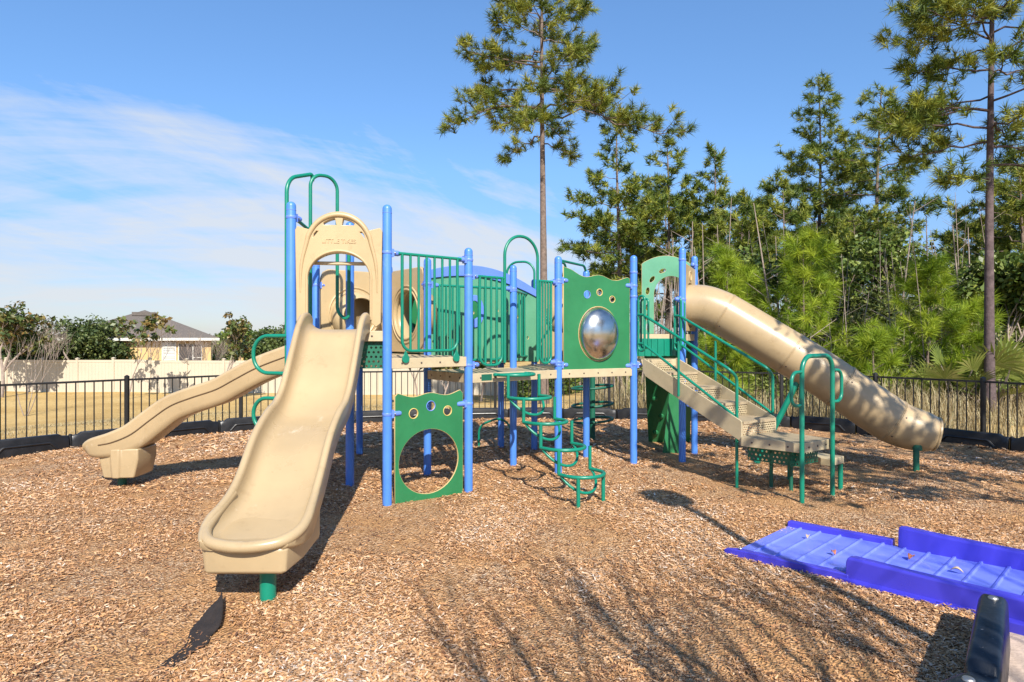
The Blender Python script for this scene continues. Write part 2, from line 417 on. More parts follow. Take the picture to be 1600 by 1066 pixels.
def offset_in(P, d):
    c = Vector((0.2, 6.0, 0)); out = []
    for x, y in P:
        v = Vector((x, y, 0)) - c; v = v - v.normalized() * d; out.append((c.x + v.x, c.y + v.y))
    return out
FI = offset_in(FP, CURB_IN)
NEARC = [(2.86, 3.80), (2.12, 2.90), (1.10, 2.28), (0.0, 1.95), (-1.2, 1.9), (-5, 1.8)]
RAMPC = [(9.2, 5.0), (6.0, 4.6), (4.1, 4.9), (3.62, 4.5)]
MP = [(a, b) for a, b in FI] + RAMPC[1:] + NEARC + [(-9.9, 2.4)]
gx = np.arange(-10.2, 9.6, 0.06); gy = np.arange(1.8, 14.6, 0.06)
V, F = grid_mesh(gx, gy, mulch_z)
cen = V[F].mean(1); keep = inside_poly(cen[:, 0], cen[:, 1], MP)
F = F[keep]; used_, inv = np.unique(F, return_inverse=True)
props(npmesh('mulch_bed', V[used_], inv.reshape(F.shape), None, mulch_material(), smooth=True), kind='structure')

# individual wood chips: too many to count
def chip_material():
    m = bpy.data.materials.new('wood_chip'); m.use_nodes = True; t = m.node_tree; b = t.nodes['Principled BSDF']
    at = N(t, 'ShaderNodeAttribute'); at.attribute_name = 'shade'
    c = ramp(t, at.outputs['Fac'], [(0.0, (0.11, 0.055, 0.035)), (0.15, (0.30, 0.145, 0.07)), (0.36, (0.54, 0.28, 0.115)), (0.64, (0.62, 0.38, 0.205)),
                                   (0.86, (0.67, 0.485, 0.335)), (1.0, (0.72, 0.60, 0.49))])
    L(t, c, b.inputs['Base Color']); b.inputs['Roughness'].default_value = 0.8; b.inputs['Specular IOR Level'].default_value = 0.25
    return m
def vnoise(X, Y, s, seed):
    r = np.random.default_rng(seed); g = r.random((128, 128))
    x = X * s + 37.3; y = Y * s + 11.7; xi = np.floor(x).astype(int); yi = np.floor(y).astype(int)
    fx = x - xi; fy = y - yi; fx = fx * fx * (3 - 2 * fx); fy = fy * fy * (3 - 2 * fy)
    a = g[xi % 128, yi % 128]; b = g[(xi + 1) % 128, yi % 128]; c = g[xi % 128, (yi + 1) % 128]; d = g[(xi + 1) % 128, (yi + 1) % 128]
    return (a * (1 - fx) + b * fx) * (1 - fy) + (c * (1 - fx) + d * fx) * fy
rg = np.random.default_rng(7)
def chips(n, y0, y1, smin, smax):
    Y = y0 + (y1 - y0) * rg.random(n * 2); X = (rg.random(n * 2) * 2 - 1) * np.minimum(0.92 * Y + 1.2, 10.4)
    ok = inside_poly(X, Y, MP)
    patch = 0.55 * vnoise(X, Y, 1.1, 3) + 0.3 * vnoise(X, Y, 2.9, 5) + 0.15 * vnoise(X, Y, 7, 6)
    dens = np.clip(1.10 - 6.5 * (patch - 0.49), 0.12, 1)
    ok &= rg.random(n * 2) < dens
    # path worn round the slide exits keeps fine dust
    X, Y, patch = X[ok][:n], Y[ok][:n], patch[ok][:n]; n = len(X)
    ln = smin * 0.75 + (smax * 1.15 - smin * 0.75) * rg.random(n) ** 2.3; wd = ln * (0.16 + 0.26 * rg.random(n))
    th = rg.random(n) * math.pi * 2; tl = (rg.random(n) - 0.5) * 0.7; ro = (rg.random(n) - 0.5) * 1.1
    ax = np.stack([np.cos(th) * np.cos(tl), np.sin(th) * np.cos(tl), np.sin(tl)], -1)
    side = np.stack([-np.sin(th), np.cos(th), np.zeros(n)], -1); up = np.cross(ax, side)
    sd = side * np.cos(ro)[:, None] + up * np.sin(ro)[:, None]
    c = np.stack([X, Y, mulch_z(X, Y) + 0.004 + 0.4 * np.abs(np.sin(tl)) * ln + 0.012 * rg.random(n)], -1)
    a = ax * ln[:, None] / 2; s = sd * wd[:, None] / 2; k = 0.55 + 0.45 * rg.random(n)[:, None]
    Vv = np.stack([c - a - s * k, c + a * 0.9 - s, c + a + s * 0.5 * k, c - a * 0.8 + s], 1).reshape(-1, 3)
    Ff = np.arange(4 * n).reshape(n, 4)
    sh = np.clip(0.47 + 0.30 * (rg.random(n) - 0.5) * 2 + 0.75 * (0.47 - patch) + 0.12 * rg.standard_normal(n), 0, 1)
    dark = rg.random(n) < 0.16; sh[dark] *= 0.35
    return Vv, Ff, sh
VV, FF, SS = [], [], []; base = 0
for a in ((240000, 2.0, 4.4, 0.011, 0.034), (190000, 4.4, 7.0, 0.013, 0.038), (110000, 7.0, 10.2, 0.018, 0.050), (38000, 10.2, 14.3, 0.03, 0.09)):
    v_, f_, s_ = chips(*a); VV.append(v_); FF.append(f_ + base); SS.append(s_); base += len(v_)
props(npmesh('wood_chips', np.concatenate(VV), np.concatenate(FF), np.concatenate(SS), chip_material()), kind='stuff',
      label='loose bleached wood chips covering the play area', cat='wood chips')

# sandy ground outside the near border, lower right
SAND = mat('pale_sand', (0.52, 0.40, 0.32), 0.95, var=0.18, scale=5, bump=0.6, bscale=40, spec=0.1, dirt=0.4)
sx_ = np.arange(1.0, 9.0, 0.12); sy_ = np.arange(0.2, 5.6, 0.12)
V, F = grid_mesh(sx_, sy_, lambda X, Y: field_z(X, Y) + 0.035 + 0.012 * np.sin(X * 5) * np.sin(Y * 4))
cen = V[F].mean(1); keep = ~inside_poly(cen[:, 0], cen[:, 1], MP) & (cen[:, 1] < 5.4)
F = F[keep]; used_, inv = np.unique(F, return_inverse=True)
props(npmesh('sand_path', V[used_], inv.reshape(F.shape), None, SAND, smooth=True), kind='structure')

# torn landscape fabric poking out of the mulch
mb = MB()
# px outline back-projected on the ground, then raised into a curl
G = lambda px, py, z=0.0: ((px - 800) * (HC - z) / (py - 528), FPX * (HC - z) / (py - 528), z)
ls_ = [(345, 938), (328, 950), (311, 963), (297, 980), (292, 998), (270, 1014), (246, 1034), (226, 1049)]
rs_ = [(346, 941), (348, 957), (345, 976), (331, 986), (322, 1002), (296, 1016), (274, 1040), (262, 1060)]
hz = [0.10, 0.07, 0.035, 0.012, 0.005, 0.002, 0.001, -0.004]
rows = []
for j in range(7):
    t_ = j / 6; line = []
    for i in range(8):
        a = Vector(G(*ls_[i])); b = Vector(G(*rs_[i])); p = a.lerp(b, t_)
        p.z = float(mulch_z(p.x, p.y)) + 0.008 + hz[i] * (0.35 + 0.65 * t_) + 0.007 * math.sin(i * 2.3 + j * 1.7) + 0.004 * math.sin(i * 5.1 + j * 3.3); line.append(p)
    rows.append(spline(line, 4))
mb.sweep(rows, False, False)
fabric = obj('torn_ground_fabric', mb, FAB)
so = fabric.modifiers.new('s', 'SOLIDIFY'); so.thickness = 0.003
props(fabric, 'torn black weed barrier fabric curling out of the wood chips', 'fabric')
mb = MB()
secs = [[(-0.06, 0, 0), (-0.03, 0.05, 0.018), (0.02, 0.06, 0.022), (0.10, 0.03, 0.012)], [(-0.09, 0.1, 0.004), (-0.04, 0.12, 0.03), (0.04, 0.13, 0.02), (0.12, 0.10, 0.012)],
        [(-0.05, 0.22, 0.01), (-0.02, 0.2, 0.02), (0.03, 0.22, 0.02), (0.09, 0.19, 0.01)]]
# ================================================================ PLAY STRUCTURE
PS = thing('play_structure', (0.0, 8.3, 0.0), 'large blue, green and tan play structure with slides, panels, climbers and stairs on the mulch', 'playground')
P3 = dict(A=(-2.326, 6.742), B=(-1.34, 6.87), C=(-1.94, 7.66), D=(-0.512, 7.53), E=(-1.10, 8.33), G=(-2.60, 8.49), M=(-1.76, 9.16),
          F=(0.61, 8.45), J=(0.018, 9.05), R=(1.11, 9.57), Q=(0.36, 10.34), U=(-0.18, 10.5), H=(1.71, 9.0), K=(2.47, 9.28), L=(2.85, 10.0), W=(1.895, 9.95), S=(-2.32, 9.74))
TOP = dict(A=3.235, B=3.23, C=3.19, D=2.86, E=2.84, G=2.84, M=2.84, F=2.88, J=2.83, R=2.81, Q=2.75, U=1.45, H=2.96, K=3.11, L=3.08, W=2.86, S=1.45)
PR = 0.0495
POST = {}
for k, (x, y) in P3.items():
    h = TOP[k]; r = PR
    prof = [(r, -0.3), (r, h - r * 0.95)] + [(r * math.cos(a), h - r * 0.95 + r * 0.95 * math.sin(a)) for a in (0.35, 0.7, 1.0, 1.3)]
    mb = MB().lathe(prof, (x, y, 0), n=28)
    POST[k] = obj('post', mb, BLU, PS)
    if TOP[k] > 2:
        mb = MB().lathe([(r + 0.0018, h - r * 1.9), (r + 0.0018, h - r * 1.75)], (x, y, 0), n=28)
        obj('cap_seam', mb, BLU2, POST[k])
def V3(k, z): return Vector((P3[k][0], P3[k][1], z))
def clamp(k, z, toward, reach=0.10):
    """cast lug gripping a post and holding a panel or rail"""
    p = V3(k, z); q = Vector(toward) if not isinstance(toward, str) else V3(toward, z); q = Vector((q.x, q.y, z)); d = (q - p).normalized()
    mb = MB()
    mb.lathe([(PR + 0.003, -0.016), (PR + 0.005, -0.012), (PR + 0.005, 0.012), (PR + 0.003, 0.016)], p, n=24); mb.box(p + d * (PR + 0.004), (0.03, 0.062, 0.085), d)
    mb.lathe([(0.030, 0), (0.030, reach - PR), (0.024, reach - PR + 0.02), (0.010, reach - PR + 0.028)], p + d * PR, d, n=14)
    obj('clamp', mb, BLU2, POST[k])
    mb = MB().lathe([(0.009, 0), (0.009, 0.006), (0.004, 0.009)], p + d * (PR + 0.03) + Vector((d.y, -d.x, 0)) * 0.030, (d.y, -d.x, 0), n=8)
    obj('clamp_bolt', mb, BOLT, POST[k])
def edge_pts(a, b, z, ia=PR, ib=PR):
    p, q = V3(a, z), V3(b, z); d = (q - p).normalized(); return p + d * ia, q - d * ib, d

def deck(keys, z, name='deck', beams=None, mt=PERF):
    pts = [V3(k, z) for k in keys]; c = sum(pts, Vector()) / len(pts)
    ins = [p + (c - p).normalized() * 0.015 for p in pts]
    u = (pts[1] - pts[0]).normalized(); v = Vector((-u.y, u.x, 0))
    uv = [((p - pts[0]).dot(u), (p - pts[0]).dot(v)) for p in ins]
    mb = MB(); mb.quad_uv(ins, uv); mb.quad_uv([p - Vector((0, 0, 0.004)) for p in reversed(ins)], list(reversed(uv)))
    d = obj(name, mb, mt, PS, smooth=False)
    n = len(keys)
    for i in range(n):
        a, b = keys[i], keys[(i + 1) % n]
        if beams is not None and (a + b) not in beams: continue
        p, q, dd = edge_pts(a, b, z - 0.052, PR - 0.005, PR - 0.005)
        out = Vector((dd.y, -dd.x, 0)); out = out if out.dot(p - c) > 0 else -out
        mb = MB().beam(p + out * 0.008, q + out * 0.008, 0.035, 0.112)
        bm_ = obj('deck_beam', mb, BEAM, d, smooth=False, bevel=0.005)
        ln = (q - p).length; nb = max(3, int(ln / 0.2))
        for j in range(nb): bolt(p + dd * ln * (j + 0.5) / nb + out * 0.0245, out, d)
    # ribs under the sheet
    for t in (0.25, 0.5, 0.75):
        mb = MB(); a = ins[0].lerp(ins[1], t); b = ins[-1].lerp(ins[2 if n > 3 else 2], t) if n > 3 else ins[2]
        dz_ = Vector((0, 0, -0.03)); mb.beam(a * 0.97 + c * 0.03 + dz_, b * 0.97 + c * 0.03 + dz_, 0.02, 0.05)
        obj('deck_rib', mb, GRD, d, smooth=False)
    return d
Z1, Z0, Z2, Z3, Z4 = 1.575, 1.87, 1.375, 1.50, 1.86
deck(['A', 'B', 'C'], Z0)
deck(['B', 'D', 'E', 'C'], Z1)
deck(['C', 'E', 'M', 'G'], Z1, beams=('EM', 'MG', 'GC'))
deck(['D', 'F', 'J', 'E'], Z2)
deck(['J', 'F', 'R', 'Q'], Z2, beams=('FR', 'RQ', 'QJ'))
deck(['F', 'H', 'R'], Z2, beams=('FH', 'HR'))
# stair landing deck at the top, then the higher deck behind it
hm = Vector((1.80, 9.30, 0)); km = Vector((2.60, 9.53, 0))
def quad_deck(pts, z, nm):
    pts = [Vector((p[0], p[1], z)) for p in pts]; u = (pts[1] - pts[0]).normalized(); v = Vector((-u.y, u.x, 0))
    uv = [((p - pts[0]).dot(u), (p - pts[0]).dot(v)) for p in pts]
    mb = MB(); mb.quad_uv(pts, uv); mb.quad_uv([p - Vector((0, 0, 0.004)) for p in reversed(pts)], list(reversed(uv)))
    d = obj(nm, mb, PERF, PS, smooth=False)
    mb = MB()
    for i in range(4):
        p, q = pts[i] - Vector((0, 0, 0.055)), pts[(i + 1) % 4] - Vector((0, 0, 0.055))
        dd = (q - p).normalized(); p = p + dd * 0.02; q = q - dd * 0.02
        mb.beam(p, q, 0.034, 0.10)
    obj('deck_beam', mb, BEAM, d, smooth=False, bevel=0.004); return d
quad_deck([(1.74, 9.02), (2.44, 9.29), (2.60, 9.53), (1.80, 9.30)], Z3, 'stair_head_deck')
quad_deck([(1.81, 9.32), (2.60, 9.55), (2.83, 9.97), (2.0, 9.92)], Z4, 'upper_deck')
# ribbed teal riser between the two decks
mb = MB(); a_ = Vector((1.80, 9.30, 0)); b_ = Vector((2.60, 9.53, 0)); dd = (b_ - a_).normalized(); ln = (b_ - a_).length
mb.box((a_ + b_) / 2 + Vector((0, 0, 1.66)), (ln - 0.02, 0.012, 0.26), dd)
for i in range(8):
    c0 = a_ + dd * (0.05 + i * (ln - 0.1) / 7) + Vector((0, 0, 1.66)); mb.box(c0 + Vector((dd.y, -dd.x, 0)) * 0.012, (0.035, 0.02, 0.25), dd)
obj('deck_riser', mb, GRT, PS, smooth=False, bevel=0.003)
# riser between triangle deck and the main deck, seen under the tan beam
p, q, dd = edge_pts('B', 'C', Z1 + 0.10)
obj('step_riser', MB().beam(p, q, 0.012, 0.20), GRD, PS, smooth=False)
# perforated side plates under the front triangle deck
p, q, dd = edge_pts('A', 'B', Z0 - 0.25)
mb = MB(); z0, z1 = Z0 - 0.40, Z0 - 0.115
vs = [Vector((p.x, p.y, z0)), Vector((q.x, q.y, z0)), Vector((q.x, q.y, z1)), Vector((p.x, p.y, z1))]; ln = (q - p).length
off = Vector((-dd.y, dd.x, 0)) * 0.03
vs = [v + off for v in vs]
mb.quad_uv(vs, [(0, 0), (ln, 0), (ln, z1 - z0), (0, z1 - z0)]); vb = [v + off * 0.1 for v in reversed(vs)]
mb.quad_uv(vb, [(0, z1 - z0), (ln, z1 - z0), (ln, 0), (0, 0)])
obj('perforated_skirt', mb, PERFG, PS, smooth=False)

# ---------------------------------------------------------------- picket barriers
TR = 0.0145
def barrier(p, q, zt, zb, nbars, rails_to=None, inset=0.05, top_ext=True, rt=0.017):
    """rail across the top, U-shaped frame with rounded bottom corners, upright bars between"""
    p = Vector(p); q = Vector(q); d = (q - p).normalized(); ln = (q - p).length
    mb = MB()
    a = p + d * inset; b = q - d * inset
    mb.tube([Vector((p.x, p.y, zt)), Vector((q.x, q.y, zt))], rt, 12)
    U = fillet([(a.x, a.y, zt), (a.x, a.y, zb), (b.x, b.y, zb), (b.x, b.y, zt)], 0.12, 7)
    mb.tube(U, rt, 12)
    for i in range(1, nbars - 1):
        c = a.lerp(b, i / (nbars - 1)); mb.tube([(c.x, c.y, zb), (c.x, c.y, zt)], TR, 10)
    return mb
def rail_between(k1, k2, zt, zb, nb, i1=0.12, i2=0.12, name='picket_barrier', off=0):
    p, q, d = edge_pts(k1, k2, zt, i1, i2); n = Vector((d.y, -d.x, 0)) * off
    o = obj(name, barrier(p + n, q + n, zt, zb, nb), GRT, PS)
    clamp(k1, zt, k2, 0.13); clamp(k2, zt, k1, 0.13); return o
bar1 = rail_between('B', 'D', 2.715, 1.655, 8, off=0.02)
p, q, d = edge_pts('B', 'D', 1.6, 0.2, 0.2)
for c0 in (p, q):
    n = Vector((d.y, -d.x, 0)); c0 = c0 + n * 0.045
    pr = [(0.0, 0.075)] + [(0.045 * math.sin(a), -0.045 * math.cos(a) - 0.02) for a in np.linspace(2.2, -2.2, 14)]
    sheet('teardrop_bracket', [(a, b) for a, b in pr], [], 0.014, GRT, (c0.x, c0.y, 1.59), d, bar1, 0.003, None)
# D-F side: barrier, hoop opening for the loop climber, barrier
Dp, Fp = V3('D', 0), V3('F', 0); dDF = (Fp - Dp).normalized(); nDF = Vector((dDF.y, -dDF.x, 0)); lDF = (Fp - Dp).length
h1 = Dp + dDF * 0.53 + nDF * 0.02; h2 = Dp + dDF * 1.07 + nDF * 0.02
a = Dp + dDF * 0.12 + nDF * 0.02
b2 = Fp - dDF * 0.12 + nDF * 0.02
zt_, zb_ = 2.53, 1.47
obj('picket_barrier', barrier(a, h1 - dDF * 0.01, zt_, zb_, 5, inset=0.03), GRT, PS)
obj('picket_barrier', barrier(h2 + dDF * 0.01, b2, zt_, zb_, 5, inset=0.03), GRT, PS)
clamp('D', zt_, 'F', 0.12); clamp('F', zt_, 'D', 0.12); clamp('D', zb_ + 0.01, 'F', 0.12); clamp('F', zb_ + 0.01, 'D', 0.12)
hoop = fillet([(h1.x, h1.y, Z2 + 0.12), (h1.x, h1.y, 3.07), (h2.x, h2.y, 3.07), (h2.x, h2.y, Z2 + 0.12)], 0.26, 12)
obj('entry_hoop', MB().tube(hoop, 0.019, 14), GRT, PS)
# E-J rear barrier
rail_between('E', 'J', 2.49, 1.50, 11)
rail_between('J', 'Q', 2.47, 1.52, 7)
rail_between('F', 'R', 2.55, 1.50, 6) if False else None
# far hoop, over the deck behind
def hoop_at(px1, px2, Y1, Y2, zt, zb, r=0.018, rad=0.2, name='climber_hoop'):
    p = ((px1 - 800) / FPX * Y1, Y1); q = ((px2 - 800) / FPX * Y2, Y2)
    return obj(name, MB().tube(fillet([(p[0], p[1], zb), (p[0], p[1], zt), (q[0], q[1], zt), (q[0], q[1], zb)], rad, 10), r, 12), GRT, PS)
hoop_at(792, 835, 10.35, 10.2, 3.02, 1.45, rad=0.19)
hoop_at(789, 828, 10.6, 10.5, 2.95, 1.45, rad=0.17) if False else None
# rail arch running from post F back over post R
p, q = V3('F', 2.83), V3('R', 2.83)
obj('overhead_loop', MB().tube(fillet([p + Vector((0.03, 0.06, 0.0)), (q.x, q.y, 2.87), (q.x, q.y, 2.5)], 0.16, 8), 0.018, 12), GRT, PS)
c1 = p.lerp(q, 0.25)
obj('overhead_loop', MB().tube(fillet([p + Vector((0.05, 0.09, -0.02)), (c1.x, c1.y, 2.80), (c1.x + 0.03, c1.y, 1.5)], 0.1, 6), 0.016, 12), GRT, PS)

# ---------------------------------------------------------------- green sheet panels
def wavy_top(w, z, amp, seg=24, side_up=0.02):
    pts = []
    for i in range(seg + 1):
        t = i / seg; pts.append((w * (1 - t), z + amp * (math.cos(t * 4 * math.pi) * 0.5 - 0.5) + side_up * abs(2 * t - 1) ** 3))
    return pts
# lower play panel with the big crawl hole between B and D
p, q, d = edge_pts('B', 'D', 0, 0.085, 0.085); wl = (q - p).length; n = Vector((d.y, -d.x, 0))
zt = 1.155
outer = [(0, -0.12), (wl, -0.12), (wl, zt)] + wavy_top(wl, zt + 0.03, 0.038)[1:-1] + [(0, zt + 0.01)]
bigc = circ(wl * 0.49, 0.415, 0.385, 0.36, 48)
holes = [bigc, circ(wl * 0.26, 0.965, 0.052), circ(wl * 0.51, 1.035, 0.050), circ(wl * 0.76, 0.965, 0.052)]
pn = sheet('crawl_hole_panel', outer, holes, 0.022, GRP, p, d, PS)
def ring_at(origin, d, u, z, r, mt, parent, rz=None, tr=0.0045, off=0.011, nm='ring'):
    n = Vector((d.y, -d.x, 0)); c = Vector(origin) + Vector(d) * u + n * off; c.z += z; rz = rz or r
    pts = [c + Vector(d) * r * math.cos(a) + Vector((0, 0, rz * math.sin(a))) for a in np.linspace(0, 2 * math.pi, 37)[:-1]]
    return obj(nm, MB().tube(pts, tr, 8, closed=True), mt, parent)
for i, (u, z) in enumerate(((0.26, 0.965), (0.51, 1.035), (0.76, 0.965))):
    ring_at(p, d, wl * u, z, 0.055, BLU2 if i == 1 else YEL, pn)
clamp('B', 0.98, 'D', 0.14); clamp('D', 1.03, 'B', 0.14)
# bubble panel between F and H
p, q, d = edge_pts('F', 'H', 0, 0.075, 0.075); wl = (q - p).length; n = Vector((d.y, -d.x, 0))
zt = 2.66
outer = [(0, 1.345), (wl, 1.345), (wl, zt - 0.03)] + [(wl * (1 - t), zt - 0.04 + 0.10 * t ** 3 + 0.028 * math.cos(t * 4.3 * math.pi)) for t in np.linspace(0.03, 0.97, 28)] + [(0, zt + 0.09)]
bc = (wl * 0.515, 1.855)
holes = [circ(bc[0], bc[1], 0.315, 0.365, 48), circ(wl * 0.345, 2.385, 0.048), circ(wl * 0.53, 2.42, 0.044), circ(wl * 0.725, 2.33, 0.044)]
pb = sheet('bubble_window_panel', outer, holes, 0.022, GRP, p, d, PS)
ring_at(p, d, wl * 0.345, 2.385, 0.050, BLU2, pb); ring_at(p, d, wl * 0.53, 2.42, 0.046, YEL, pb); ring_at(p, d, wl * 0.725, 2.33, 0.046, YEL, pb)
mb = MB(); cb = Vector(p) + d * bc[0]; cb.z = bc[1]; secs = []
for a in np.linspace(0, math.pi / 2 - 0.03, 14):
    rr = math.cos(a); hh = 0.19 * math.sin(a)
    secs.append([cb + d * (0.312 * rr * math.cos(b)) + Vector((0, 0, 0.362 * rr * math.sin(b))) + n * (0.006 + hh) for b in np.linspace(0, 2 * math.pi, 49)[:-1]])
mb.sweep(secs); dome = obj('steel_bubble', mb, CHR, pb, angle=80)
ring_at(p, d, bc[0], bc[1], 0.322, CORE, pb, 0.372, tr=0.005, nm='bubble_rim')
for z in (1.44, 2.56): clamp('F', z, 'H', 0.12); clamp('H', z - 0.03, 'F', 0.12)
# pale green arch panel on the far side of the upper deck
p, q, d = edge_pts('W', 'L', 0, 0.12, 0.06); wl = (q - p).length
zt = 2.95
outer = [(0, 1.83), (wl * 0.255, 1.83)]
arc = [(wl * 0.60 + 0.27 * math.cos(a), 2.47 + 0.29 * math.sin(a)) for a in np.linspace(math.pi, 0, 22)]
outer += [(wl * 0.60 - 0.27, 1.83)] + arc + [(wl * 0.60 + 0.27, 1.83), (wl, 1.83), (wl, zt)]
outer += [(wl * (1 - t), zt + 0.13 * math.sin(t * math.pi) ** 0.8) for t in np.linspace(0.05, 0.95, 16)] + [(0, zt)]
outer.pop(1)
slots = []
for a in (0.62, 1.95, 2.5, 3.0, math.pi + 0.1):
    cx = wl * 0.60 + 0.375 * math.cos(a); cz = 2.47 + 0.40 * math.sin(a)
    if a > 3.1: cx, cz = wl * 0.60 - 0.375, 2.28
    e = []
    for k in range(16):
        b = 2 * math.pi * k / 16; x_, y_ = 0.028 * math.cos(b), 0.055 * math.sin(b)
        rot = a if a < 3.1 else math.pi
        rot += math.pi / 2 * 0
        e.append((cx + x_ * math.cos(rot) - y_ * math.sin(rot), cz + x_ * math.sin(rot) + y_ * math.cos(rot)))
    slots.append(e)
for zz in (2.12, 1.97): slots.append(circ(wl * 0.60 - 0.375, zz, 0.028, 0.05, 16))
pa = sheet('arch_window_panel', outer, slots, 0.022, GRPALE, p, d, PS, side=CORE)
clamp('H', 2.72, 'W', 0.12); clamp('H', 2.38, 'W', 0.12)
# tan tube-slide collar panel between K and L
p, q, d = edge_pts('K', 'L', 0, 0.03, 0.03); wl = (q - p).length; n = Vector((d.y, -d.x, 0))
hub = (wl * 0.52, 2.29)
outer = [(0, 1.90), (wl, 1.90), (wl, 2.86), (0, 2.90)]
pc = sheet('tube_collar_panel', outer, [circ(hub[0], hub[1], 0.33)], 0.05, TAN, p, d, PS, 0.012, None)
ring_at(p, d, wl * 0.5, 2.73, 0.07, TAN, pc, tr=0.010, off=0.028, nm='molded_ring')
clamp('L', 2.93, 'K', 0.12); clamp('K', 2.93, 'L', 0.1)

# ---------------------------------------------------------------- hood over the front slide
p, q, d = edge_pts('A', 'B', 0, PR + 0.005, PR + 0.005); wl = (q - p).length; n = Vector((d.y, -d.x, 0)); c_ = wl / 2
arch = [(c_ + 0.335 * math.cos(a), 2.80 + 0.335 * math.sin(a) ** 1.0 * 0.98) for a in np.linspace(0.42, math.pi - 0.42, 30)]
outer = [(0.015, 1.96), (0.06, 1.92), (0.105, 1.96), (0.105, 2.45)] + [(c_ + (c_ - 0.105) * math.cos(a) * 1.0, 2.42 + 0.285 * math.sin(a)) for a in np.linspace(math.pi, 0, 30)][1:-1] + \
        [(wl - 0.105, 2.45), (wl - 0.105, 1.96), (wl - 0.06, 1.92), (wl - 0.015, 1.96), (wl, 2.93), (wl - 0.02, 2.965)] + arch + [(0.02, 2.965), (0, 2.93)]
def lens(a0, a1, ro, zi):
    top = [(c_ + ro * math.cos(a), 2.80 + ro * 0.98 * math.sin(a)) for a in np.linspace(a0, a1, 10)]
    return top + [(top[-1][0] + (0.02 if top[-1][0] < c_ else 0.0), zi), (top[0][0] - (0.02 if top[0][0] > c_ else 0.0), zi)]
hl = [lens(math.radians(82), math.radians(53), 0.275, 2.985), lens(math.radians(127), math.radians(98), 0.275, 2.985),
      [(c_ - 0.275, 2.85), (c_ - 0.262, 2.90), (c_ - 0.235, 2.93), (c_ - 0.20, 2.93), (c_ - 0.235, 2.885), (c_ - 0.262, 2.85)],
      [(c_ + 0.275, 2.85), (c_ + 0.262, 2.90), (c_ + 0.235, 2.93), (c_ + 0.20, 2.93), (c_ + 0.235, 2.885), (c_ + 0.262, 2.85)]]
hood = sheet('slide_hood', outer, hl, 0.10, TAN, p, d, PS, 0.006, None, offset=0)
def on_panel(u, z, off): return Vector(p) + d * u + n * off + Vector((0, 0, z))
mb = MB()
hl_ = spline([on_panel(c_ + 0.395, 2.28, 0.045), on_panel(c_ + 0.392, 2.45, 0.048), on_panel(c_ + 0.375, 2.62, 0.05)] + [on_panel(c_ + 0.315 * math.cos(a) * (1 + 0.10 * max(0, 0.5 - math.sin(a))), 2.80 + 0.30 * math.sin(a), 0.05) for a in np.linspace(0.0, math.pi, 15)] + [on_panel(c_ - 0.375, 2.62, 0.05), on_panel(c_ - 0.392, 2.45, 0.048), on_panel(c_ - 0.395, 2.28, 0.045)], 4)
mb.tube(hl_, [0.010 + 0.016 * min(1, 5 * min(i, len(hl_) - 1 - i) / len(hl_)) for i in range(len(hl_))], 12)
obj('molded_rim', mb, TAN, hood, angle=80)
mb = MB()
path = [on_panel(0.112, z, 0.045) for z in (1.99, 2.1, 2.25, 2.4)] + [on_panel(c_ + (c_ - 0.110) * math.cos(a), 2.43 + 0.29 * math.sin(a), 0.045) for a in np.linspace(math.pi, 0, 28)] + [on_panel(wl - 0.112, z, 0.045) for z in (2.4, 2.25, 2.1, 1.99)]
mb.tube(path, 0.015, 12); obj('molded_rim', mb, TAN, hood, angle=80)
mb = MB().beam(on_panel(0.10, 2.60, -0.09), on_panel(wl - 0.10, 2.60, -0.09), 0.06, 0.035); obj('sit_down_bar', mb, BEAM, hood, bevel=0.008)
tx = bpy.data.curves.new('t', 'FONT'); tx.body = 'LITTLE TIKES'; tx.size = 0.062; tx.extrude = 0.002; tx.align_x = 'CENTER'; tx.bevel_depth = 0.0008
to = bpy.data.objects.new('t', tx); COL.objects.link(to)
dg = bpy.context.evaluated_depsgraph_get(); dg.update(); me = bpy.data.meshes.new_from_object(to.evaluated_get(dg)); bpy.data.objects.remove(to)
oo = on_panel(c_, 2.80, 0.053); me.name = 'raised_lettering'
me.transform(Matrix(((d.x, 0, n.x, oo.x), (d.y, 0, n.y, oo.y), (0, 1, 0, oo.z), (0, 0, 0, 1))))
me.materials.clear(); link('raised_lettering', me, TAN, hood)

# ---------------------------------------------------------------- trough slides
def trough(secs_def, lat, hw=0.27, wall=0.17, rim=0.03, name='slide', mt=TAN2, under=0.06):
    """secs_def: (centre Vector of bed, half width, wall height, side depth); lat(i) gives lateral unit vector"""
    secs = []
    for i, (c, w_, h_, dpt) in enumerate(secs_def):
        l = lat(i); t = (secs_def[min(i + 1, len(secs_def) - 1)][0] - secs_def[max(i - 1, 0)][0]).normalized()
        up = l.cross(t); up = up if up.z > 0 else -up
        r = min(rim, h_ * 0.45 + 0.004)
        half = [(0, 0), (w_ * 0.35, 0.0), (w_ * 0.60, 0.006), (w_ * 0.74, 0.025), (w_ * 0.83, h_ * 0.45), (w_ - 2 * r, h_ - r * 0.9)]
        half += [(w_ - r + r * math.cos(a), h_ - r * 0.6 + r * math.sin(a)) for a in np.linspace(math.pi * 0.86, -0.25, 8)]
        half += [(w_ - 0.008, h_ * 0.5), (w_ - 0.012, -dpt * 0.5), (w_ - 0.035, -dpt * 0.9), (w_ * 0.72, -dpt), (w_ * 0.4, -dpt), (0, -dpt)]
        sec = [c + l * a + up * b for a, b in half]
        sec += [c - l * a + up * b for a, b in reversed(half[1:-1])]
        secs.append(sec)
    mb = MB(); mb.sweep(secs); return mb
